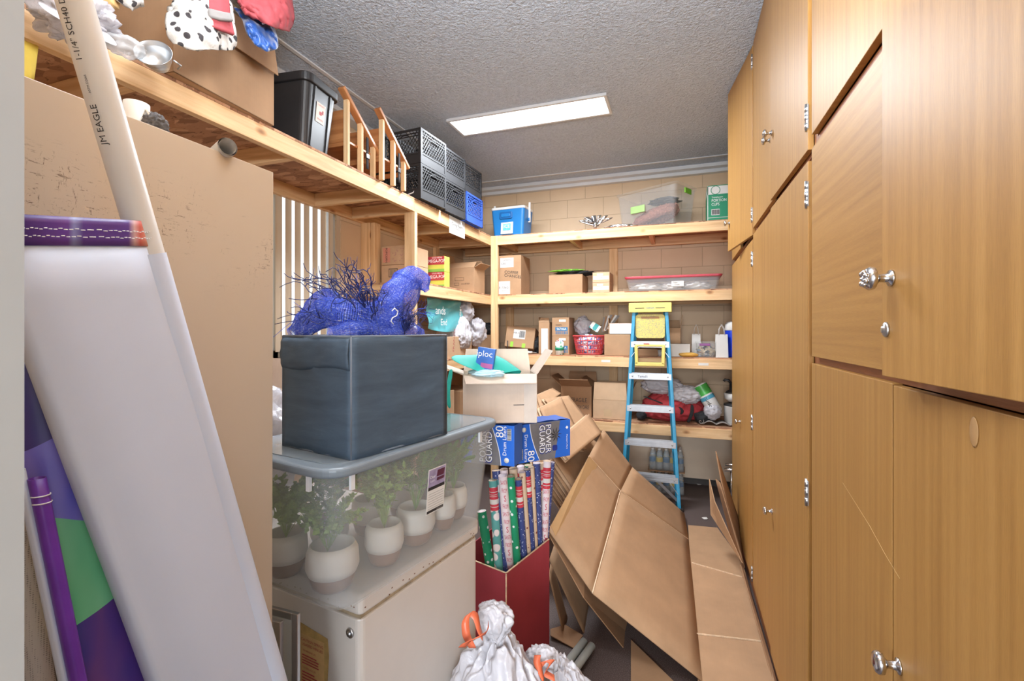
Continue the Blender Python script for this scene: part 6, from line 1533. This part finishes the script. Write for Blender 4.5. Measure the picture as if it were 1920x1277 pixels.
P('green_print', MB().tube([a+ax_*.005, a+ax_*.10], [.0645, .0665], 24, cap=False), M('leaf_print', '4aa84a', .35, var=.3, vs=14), t, w=True); P('aqua_print', MB().tube([a+ax_*.115, a+ax_*.15], .0675, 24, cap=False), M('aqua_print', '4f9ab4', .4), t, w=True)
mb = MB(); cyltext(mb, 'nudo', .055, a, b, .067, math.radians(-100), .17, 1); P('lettering', mb, INK, t, w=True)
o = P('silver_wrapping', blob(at(1336, 772, Y=4.74), (.07, .05, .075), 8, .16, (40, 30)), BAGG); center(o); tag(o, 'crinkled clear wrapping below the green paper towel pack', 'plastic')
t = T('rolled_mat', 'grey rubber mat loosely rolled on the lowest shelf edge by the white cooker', 'mat', (fx(1325, 4.70), 4.72, Z4)); pts = []
for k in range(70):
    a = k*.28
    if k < 26: q = (-.05+.03*(k/26)*math.cos(a), .034+.03*(k/26)*math.sin(a))
    else: s = (k-26)/44; q = (-.03+s*.25, .012+.03*abs(math.sin(s*7))*(1-s*.4))
    pts.append(q)
P('sheet', MB().grid([[(x, y, max(z, .004)) for y in (-.03, .12)] for x, z in pts]), MATG, t, solid=.004)
jx = fx(1359, 4.72); t = T('slow_cooker', 'white round cooker with dark lid at the right end of the lowest shelf', 'cooker', (jx+.12, 4.72+.12, Z4))
P('pot', MB().lathe([(0, 0), (.10, 0), (.115, .01), (.118, .17), (.122, .175), (0, .175)], (0, 0, 0), 36), PAPER, t); P('lid', MB().lathe([(.122, .176), (.12, .19), (.08, .205), (0, .21)], (0, 0, 0), 36), BLK, t)
t = T('white_bowl', 'small white bowl sitting on the cooker lid', 'bowl', (jx+.10, 4.82, Z4+.212)); P('bowl', MB().lathe([(0, 0), (.06, 0), (.095, .03), (.10, .075), (.09, .08), (0, .08)], (0, 0, 0), 30), PAPER, t)
t = T('black_stand', 'black curved tool stand on top of the white bowl at the shelf end', 'stand', (jx+.06, 4.82, Z4+.293)); P('base', MB().lathe([(0, 0), (.05, 0), (.04, .015), (.015, .03), (.012, .10), (0, .10)]), BLK, t); P('arm', MB().tube([(0, 0, .09), (-.02, 0, .115), (-.05, 0, .12), (-.06, 0, .105)], .013, 10), BLK, t)

# ---------------------------------------------------------------- left unit contents
t = carton('popcorn_box', 'lower brown carton of the stacked pair behind the left shelf post', 'cardboard box', .27, .30, .165, (-2.215, 3.50, Z2), 0, CARD2)
mb = MB(); plate(mb, (-.02, -.15, .10), (1, 0, 0), (0, 0, 1), .085, .07, off=.0005); P('dark_frame_print', mb, INK, t); mb = MB(); plate(mb, (-.02, -.15, .10), (1, 0, 0), (0, 0, 1), .075, .06, off=.0012); P('inner_print', mb, CARD2, t)
bars_ = bars(MB(), (-.02, -.15, .10), Vector((1, 0, 0)), Vector((0, 0, 1)), .06, .05, 10, .0022); P('barcode', bars_, INKG, t)
t = carton('popcorn_box', 'upper brown carton of the stacked pair with popcorn print behind the left shelf post', 'cardboard box', .27, .30, .155, (-2.215, 3.50, Z2+.167), 0, CARD2)
mb = MB(); plate(mb, (-.085, -.15, .08), (1, 0, 0), (0, 0, 1), .07, .12, off=.0005); p_ = P('red_print', mb, M('salmon_print', 'd89480', .6), t); mb = MB(); text(mb, 'POPCORN', .026, (-.085, -.15, .08), (0, 0, -1), (1, 0, 0), .0016); P('lettering', mb, INK, p_)
random.seed(4); mb = MB()
for k in range(26): plate(mb, (random.uniform(-.03, .12), -.15, random.uniform(.02, .14)), (1, 0, .4), (-.4, 0, 1), .009, .009, off=.0005)
P('kernel_print', mb, M('kernel_print', 'b48a7c', .6), t)
for k in range(2):
    t = carton('popcorn_kernel_box', ['lower', 'upper'][k]+' red, yellow and green mega popcorn box right of the left shelf post', 'box', .24, .10, .135, (-2.055, 3.725, Z2+.137*k), 0, M('lime_yellow', 'cdd05a', .5, var=.1) if k == 0 else bpy.data.materials['lime_yellow'])
    mb = MB(); plate(mb, (0, -.05, .098), (1, 0, 0), (0, 0, 1), .24, .072, off=.0006); p_ = P('red_top', mb, INKR, t); mb = MB(); text(mb, 'MEGA-POP', .042, (.045, -.05, .092), (1, 0, 0), (0, 0, 1), .0018, .8); text(mb, 'GOLD MEDAL', .016, (.05, -.05, .122), (1, 0, 0), (0, 0, 1), .0018); P('lettering', mb, INKW, p_)
    P('green_base', plate(MB(), (0, -.05, .012), (1, 0, 0), (0, 0, 1), .24, .024, off=.0006), M('green_print', '7fb850', .5) if k == 0 else bpy.data.materials['green_print'], t)
t = carton('cardboard_box', 'open cardboard carton with printed panels on the second shelf left of the corner post', 'cardboard box', .33, .24, .25, (-2.09, 4.42, Z2), math.radians(-3), CARD, {'l': (100, .16), 'f': (40, .10), 'r': (150, .08), 'b': (60, .1)})
mb = MB()
for (x, z, ww, hh) in ((-.0, .14, .10, .03), (-.03, .09, .05, .025)):
    for q in ((x, z+hh/2, ww, .002), (x, z-hh/2, ww, .002), (x-ww/2, z, .002, hh), (x+ww/2, z, .002, hh)): plate(mb, (q[0], -.12, q[1]), (1, 0, 0), (0, 0, 1), q[2], q[3], off=.0006)
text(mb, 'COURTESY', .02, (.07, -.12, .09), (1, 0, 0), (0, 0, 1)); P('lettering', mb, INK, t)
# third level left: teal carrier, white carriers
a0 = at(793, 560, X=-1.97); zt = fz(820, 560, 3.85)
t = T('teal_carrier_bag', 'translucent teal shopping bag with white lettering hanging below the second shelf', 'bag', (-1.99, 3.85, Z3))
rows = []
for i in range(15):
    s = i/14; y = 3.42+s*.66; rows.append([(-1.97+.012*math.sin(s*9+j)+.02*j/10, y, 1.585+.26*(1-j/10)-(.03*math.sin(s*PI) if j > 7 else 0)) for j in range(11)])
P('bag', MB().grid(rows), TEALB, t, w=True, solid=.004, sub=1)
mb = MB(); text(mb, 'Summer', .075, (-1.945, 4.0, 1.70), (0, 0, 1), (0, -1, 0), .004, .8); text(mb, 'ands', .10, (-1.945, 3.62, 1.74), (0, 1, 0), (0, 0, 1), .004); text(mb, 'End', .08, (-1.935, 3.66, 1.64), (0, 1, 0), (0, 0, 1), .004); P('lettering', mb, INKW, t, w=True)
p = Vector((-1.97, 3.85, 1.52)); o = P('clear_container', MB().rbox((-2.03, 3.86, 1.545), (.18, .5, .05), .02, .95), CLEAR); center(o); tag(o, 'flat clear container under the teal shopping bag', 'container')
t = carton('cardboard_box', 'cardboard box carrying the clear container and white bags on the third shelf', 'cardboard box', .26, .62, .19, (-2.05, 3.90, Z3), 0, CARD2)
t = T('white_carrier_bag', 'white plastic carrier bag with red letters slumped beside the teal bag', 'bag', (-1.99, 4.28, Z3))
P('bag', blob(at(869, 625, X=-1.93)+Vector((-.02, 0, .0)), (.10, .15, .155), 21, .17, (80, 60), 2.4, lambda s: 1.05-.4*s), BAGW, t, w=True)
mb = MB(); text(mb, 'FRANCIS', .05, at(851, 638, X=-1.80), (0, .12, 1), (.1, -1, 0), .002); P('lettering', mb, INKR, t, w=True)
o = P('clear_carrier_bag', blob(at(893, 622, X=-1.97), (.09, .14, .14), 23, .18, (60, 44)), BAGG); center(o); tag(o, 'greyish clear plastic bag right of the white carrier bag on the left shelf', 'bag')
o = P('clear_carrier_bag', blob(at(866, 585, X=-2.0)+Vector((0, .06, 0)), (.08, .12, .12), 27, .18, (60, 44)), BAGG); center(o); tag(o, 'translucent bag between the teal bag and the white carrier bag', 'bag')
o = P('black_cloth', blob(at(912, 605, Y=4.8), (.10, .09, .06), 9, .3, (40, 30)), BLKF); center(o); o.location.z = Z3+.2; tag(o, 'black cloth bundle in the shelf corner behind the clear bag', 'cloth')
carton('cardboard_box', 'small cardboard box in the shelf corner under the black cloth', 'cardboard box', .2, .2, .198, (-2.07, 4.82, Z3), .3, CARD)
# lower left shelf things glimpsed
carton('cardboard_box', 'closed cardboard box on the lowest left shelf beyond the slate cube', 'cardboard box', .40, .55, .33, (-2.15, 3.62, Z4), 0, CARD2)
carton('cardboard_box', 'second closed cardboard box on the lowest left shelf near the corner', 'cardboard box', .40, .45, .30, (-2.15, 4.25, Z4), 0, CARD)

# ---------------------------------------------------------------- stepladder
LY0, LY1 = 4.40, 4.545; LZ = 1.825
BL, BR = Vector((-.522, LY0, 0)), Vector((-.006, LY0, 0)); TL, TRr = Vector((-.425, LY1, LZ-.07)), Vector((-.118, LY1, LZ-.07))
t = T('stepladder', 'closed blue fibreglass stepladder with yellow top leaning on the back shelves', 'ladder', (-.27, 4.45, 0))
def rail2(a, b, s):
    mb = MB(); ex = (b-a).normalized(); 
    mb.bar(a, b, .075, .006, (1, 0, 0)); off = Vector((s*.012, 0, 0))
    mb.bar(a+off+Vector((0, -.035, 0)), b+off+Vector((0, -.035, 0)), .006, .028, (1, 0, 0)); mb.bar(a+off+Vector((0, .035, 0)), b+off+Vector((0, .035, 0)), .006, .028, (1, 0, 0))
    return mb
def chan(a, b, s):
    d = (b-a).normalized(); x = Vector((1, 0, 0)); y = d.cross(x).normalized()*-1; x = y.cross(d)*-1
    mb = MB(); L = (b-a).length; m = Matrix((x, y, d)).transposed(); c = (a+b)/2
    mb.box(c, (.006, .075, L), m); mb.box(c+m @ Vector((s*.012, -.0345, 0)), (.026, .006, L), m); mb.box(c+m @ Vector((s*.012, .0345, 0)), (.026, .006, L), m)
    return mb
P('front_rail', chan(BL, TL, 1), BLUFG, t, w=True, bev=.001, label='blue fibreglass rail'); P('front_rail', chan(BR, TRr, -1), BLUFG, t, w=True, bev=.001, label='blue fibreglass rail')
for s, x0, x1 in ((1, -.50, -.405), (-1, -.03, -.14)): P('rear_rail', MB().bar((x0, LY0+.10, .0), (x1, LY1+.055, LZ-.08), .024, .03), BLUFG, t, w=True, label='blue rear rail')
for p in (BL, BR): P('foot', MB().box(p+Vector((0, 0, .014)), (.045, .09, .028)), BLK, t, w=True, bev=.003)
for k, z in enumerate((.285, .585, .89, 1.18, 1.47)):
    f = z/(LZ-.07); l = BL.lerp(TL, f); r = BR.lerp(TRr, f); x0, x1 = l.x+.004, r.x-.004; y = l.y
    st = MB(); st.bx(x0, x1, y-.043, y-.039, z-.052, z).bx(x0, x1, y-.043, y+.036, z-.004, z).bx(x0, x1, y+.032, y+.036, z-.04, z)
    for j in range(5): st.bx(x0, x1, y-.036+j*.016, y-.031+j*.016, z, z+.003)
    for j in range(2): st.bx(x0, x1, y-.045, y-.043, z-.012-j*.026, z-.009-j*.026)
    P('step', st, ALU, t, w=True)
    for xx in (x0+.03, x1-.03): P('rivet', MB().lathe([(0, 0), (.007, 0), (.005, .004), (0, .005)], (xx, y-.043, z-.026), 10, Matrix.Rotation(PI/2, 3, 'X')), STEEL, t, w=True)
    if k in (3,): P('handwriting', text(MB(), 'Tamalli', .03, (x0+.12, y-.0455, z-.026), (1, 0, 0), (0, 0, 1)), INK, t, w=True)
    if k == 4:
        lb = P('safety_label', plate(MB(), ((x0+x1)/2, y-.0455, z-.026), (1, 0, 0), (0, 0, 1), .13, .022), PAPER, t, w=True); P('red_print', plate(MB(), ((x0+x1)/2-.03, y-.047, z-.026), (1, 0, 0), (0, 0, 1), .05, .018), INKR, lb, w=True)
    if k in (0, 4):
        for xx, s in ((x0, 1), (x1, -1)): P('brace', MB().bar((xx+s*.001, y-.045, z-.14), (xx+s*.07, y-.045, z-.045), .004, .018, (0, 1, 0)), ALU, t, w=True)
P('diagonal_brace', MB().bar((-.24, LY0+.0, .27), (-.03, LY0+.05, .06), .02, .022), ALU, t, w=True)
c = MB(); y0, y1 = LY1-.055, LY1+.055; xm = (TL.x+TRr.x)/2
c.box((xm, LY1, LZ-.012), (.365, .125, .024)); c.box((xm, LY1-.060, LZ-.045), (.375, .006, .085)); c.box((xm, LY1+.060, LZ-.045), (.375, .006, .085)); c.box((xm-.184, LY1, LZ-.045), (.006, .12, .085)); c.box((xm+.184, LY1, LZ-.045), (.006, .12, .085))
cp = P('top_cap', c, YEL, t, w=True, bev=.006, label='yellow paint-spattered top cap'); P('slot', plate(plate(MB(), (xm-.09, LY1-.0635, LZ-.05), (1, 0, 0), (0, 0, 1), .08, .006), (xm+.09, LY1-.0635, LZ-.05), (1, 0, 0), (0, 0, 1), .08, .006), INK, cp, w=True)
P('lettering', text(MB(), 'WERNER', .02, (xm, LY1-.064, LZ-.05), (1, 0, 0), (0, 0, 1)), INKB, cp, w=True)
pz0, pz1 = 1.505, 1.715; tray = MB().rbox((xm, LY1-.015, (pz0+pz1)/2), (.262, pz1-pz0+.01, .022), .03, 1, 5, Matrix.Rotation(PI/2, 3, 'X')); P('pail_shelf', tray, PAINTY, t, w=True, bev=.004, label='yellow paint-spattered pail shelf')
P('shelf_slot', MB().rbox((xm, LY1-.028, pz1-.025), (.16, .018, .004), .008, 1, 4, Matrix.Rotation(PI/2, 3, 'X')), CARD3, t, w=True)
fz0, fz1 = 1.265, 1.435; m = MB(); yb = LY1-.07
m.bar((xm-.12, yb, fz1), (xm-.115, yb, fz0), .03, .03, (0, 1, 0)); m.bar((xm+.12, yb, fz1), (xm+.115, yb, fz0), .03, .03, (0, 1, 0)); m.bar((xm-.13, yb, fz0), (xm+.13, yb, fz0), .035, .03, (0, 1, 0)); m.bar((xm-.13, yb, fz1), (xm+.13, yb, fz1), .02, .012, (0, 1, 0))
P('shelf_frame', m, YEL, t, w=True, bev=.006, label='yellow pail shelf frame')

# ---------------------------------------------------------------- floor under the shelves
def water(lab, z, y):
    cx = -.14; t = T('water_bottle_pack', lab, 'water bottles', (cx, y, z), 0)
    bt = None; n = 0
    for i in range(5):
        for j in range(3):
            m = MB(); m.lathe([(0, 0), (.028, .002), (.031, .01), (.031, .06), (.029, .07), (.031, .08), (.031, .13), (.022, .165), (.013, .18), (.013, .19)], ((i-2)*.063, (j-1)*.063, 0), 16); b = P('bottle', m, BOTTLE, t)
            P('cap', MB().lathe([(.014, .188), (.0145, .19), (.014, .203), (0, .204)], ((i-2)*.063, (j-1)*.063, 0), 14), PAPER, b); P('bottle_label', MB().lathe([(.0316, .075), (.0318, .076), (.0318, .115), (.0316, .116)], ((i-2)*.063, (j-1)*.063, 0), 16), [INKB, M('yellow_label', 'd8b83c', .5) if 'yellow_label' not in bpy.data.materials else bpy.data.materials['yellow_label']][(i+j) % 2], b)
    P('shrink_wrap', MB().rbox((0, 0, .06), (.33, .205, .125), .03, 1.0, 5, None, True, .001), CLEAR, t)
water('upper shrink-wrapped pack of water bottles under the lowest shelf', .222, 4.90); water('lower shrink-wrapped pack of water bottles on the floor behind the ladder', .001, 4.90)
o = P('pack_board', MB().bx(-.31, .03, 4.79, 5.01, .209, .219), CARD); center(o); tag(o, 'thin cardboard sheet between the two packs of water bottles', 'cardboard sheet')
q = at(1366, 868, Y=4.50); t = T('chrome_stand', 'chrome tubular stand beside the far cabinet under the shelves', 'stand', (q.x+.06, 4.56, 0))
for dx in (-.03, .05): P('leg', MB().tube([(dx, 0, 0), (dx, 0, .34)], .012, 12), CHROME, t)
P('top_rail', MB().tube([(-.09, -.02, .35), (.0, 0, .355), (.10, .02, .35)], .014, 12), CHROME, t); P('top_rail', MB().tube([(-.08, .03, .385), (.10, .05, .385)], .011, 12), CHROME, t)
random.seed(6)
for k, (u, v, lab) in enumerate(((1310, 908, 'white paper scrap on the dark floor under the shelves'), (1322, 972, 'tiny white paper scrap near the leaning cardboard sheets'))):
    p = at(u, v, Z=.004); o = P('paper_scrap', MB().slab([p+Vector((.03*math.cos(a)*random.uniform(.5, 1), .025*math.sin(a), .003*(i % 2))) for i, a in enumerate([2*PI*j/6 for j in range(6)])], .002), PAPER); center(o); tag(o, lab, 'paper')
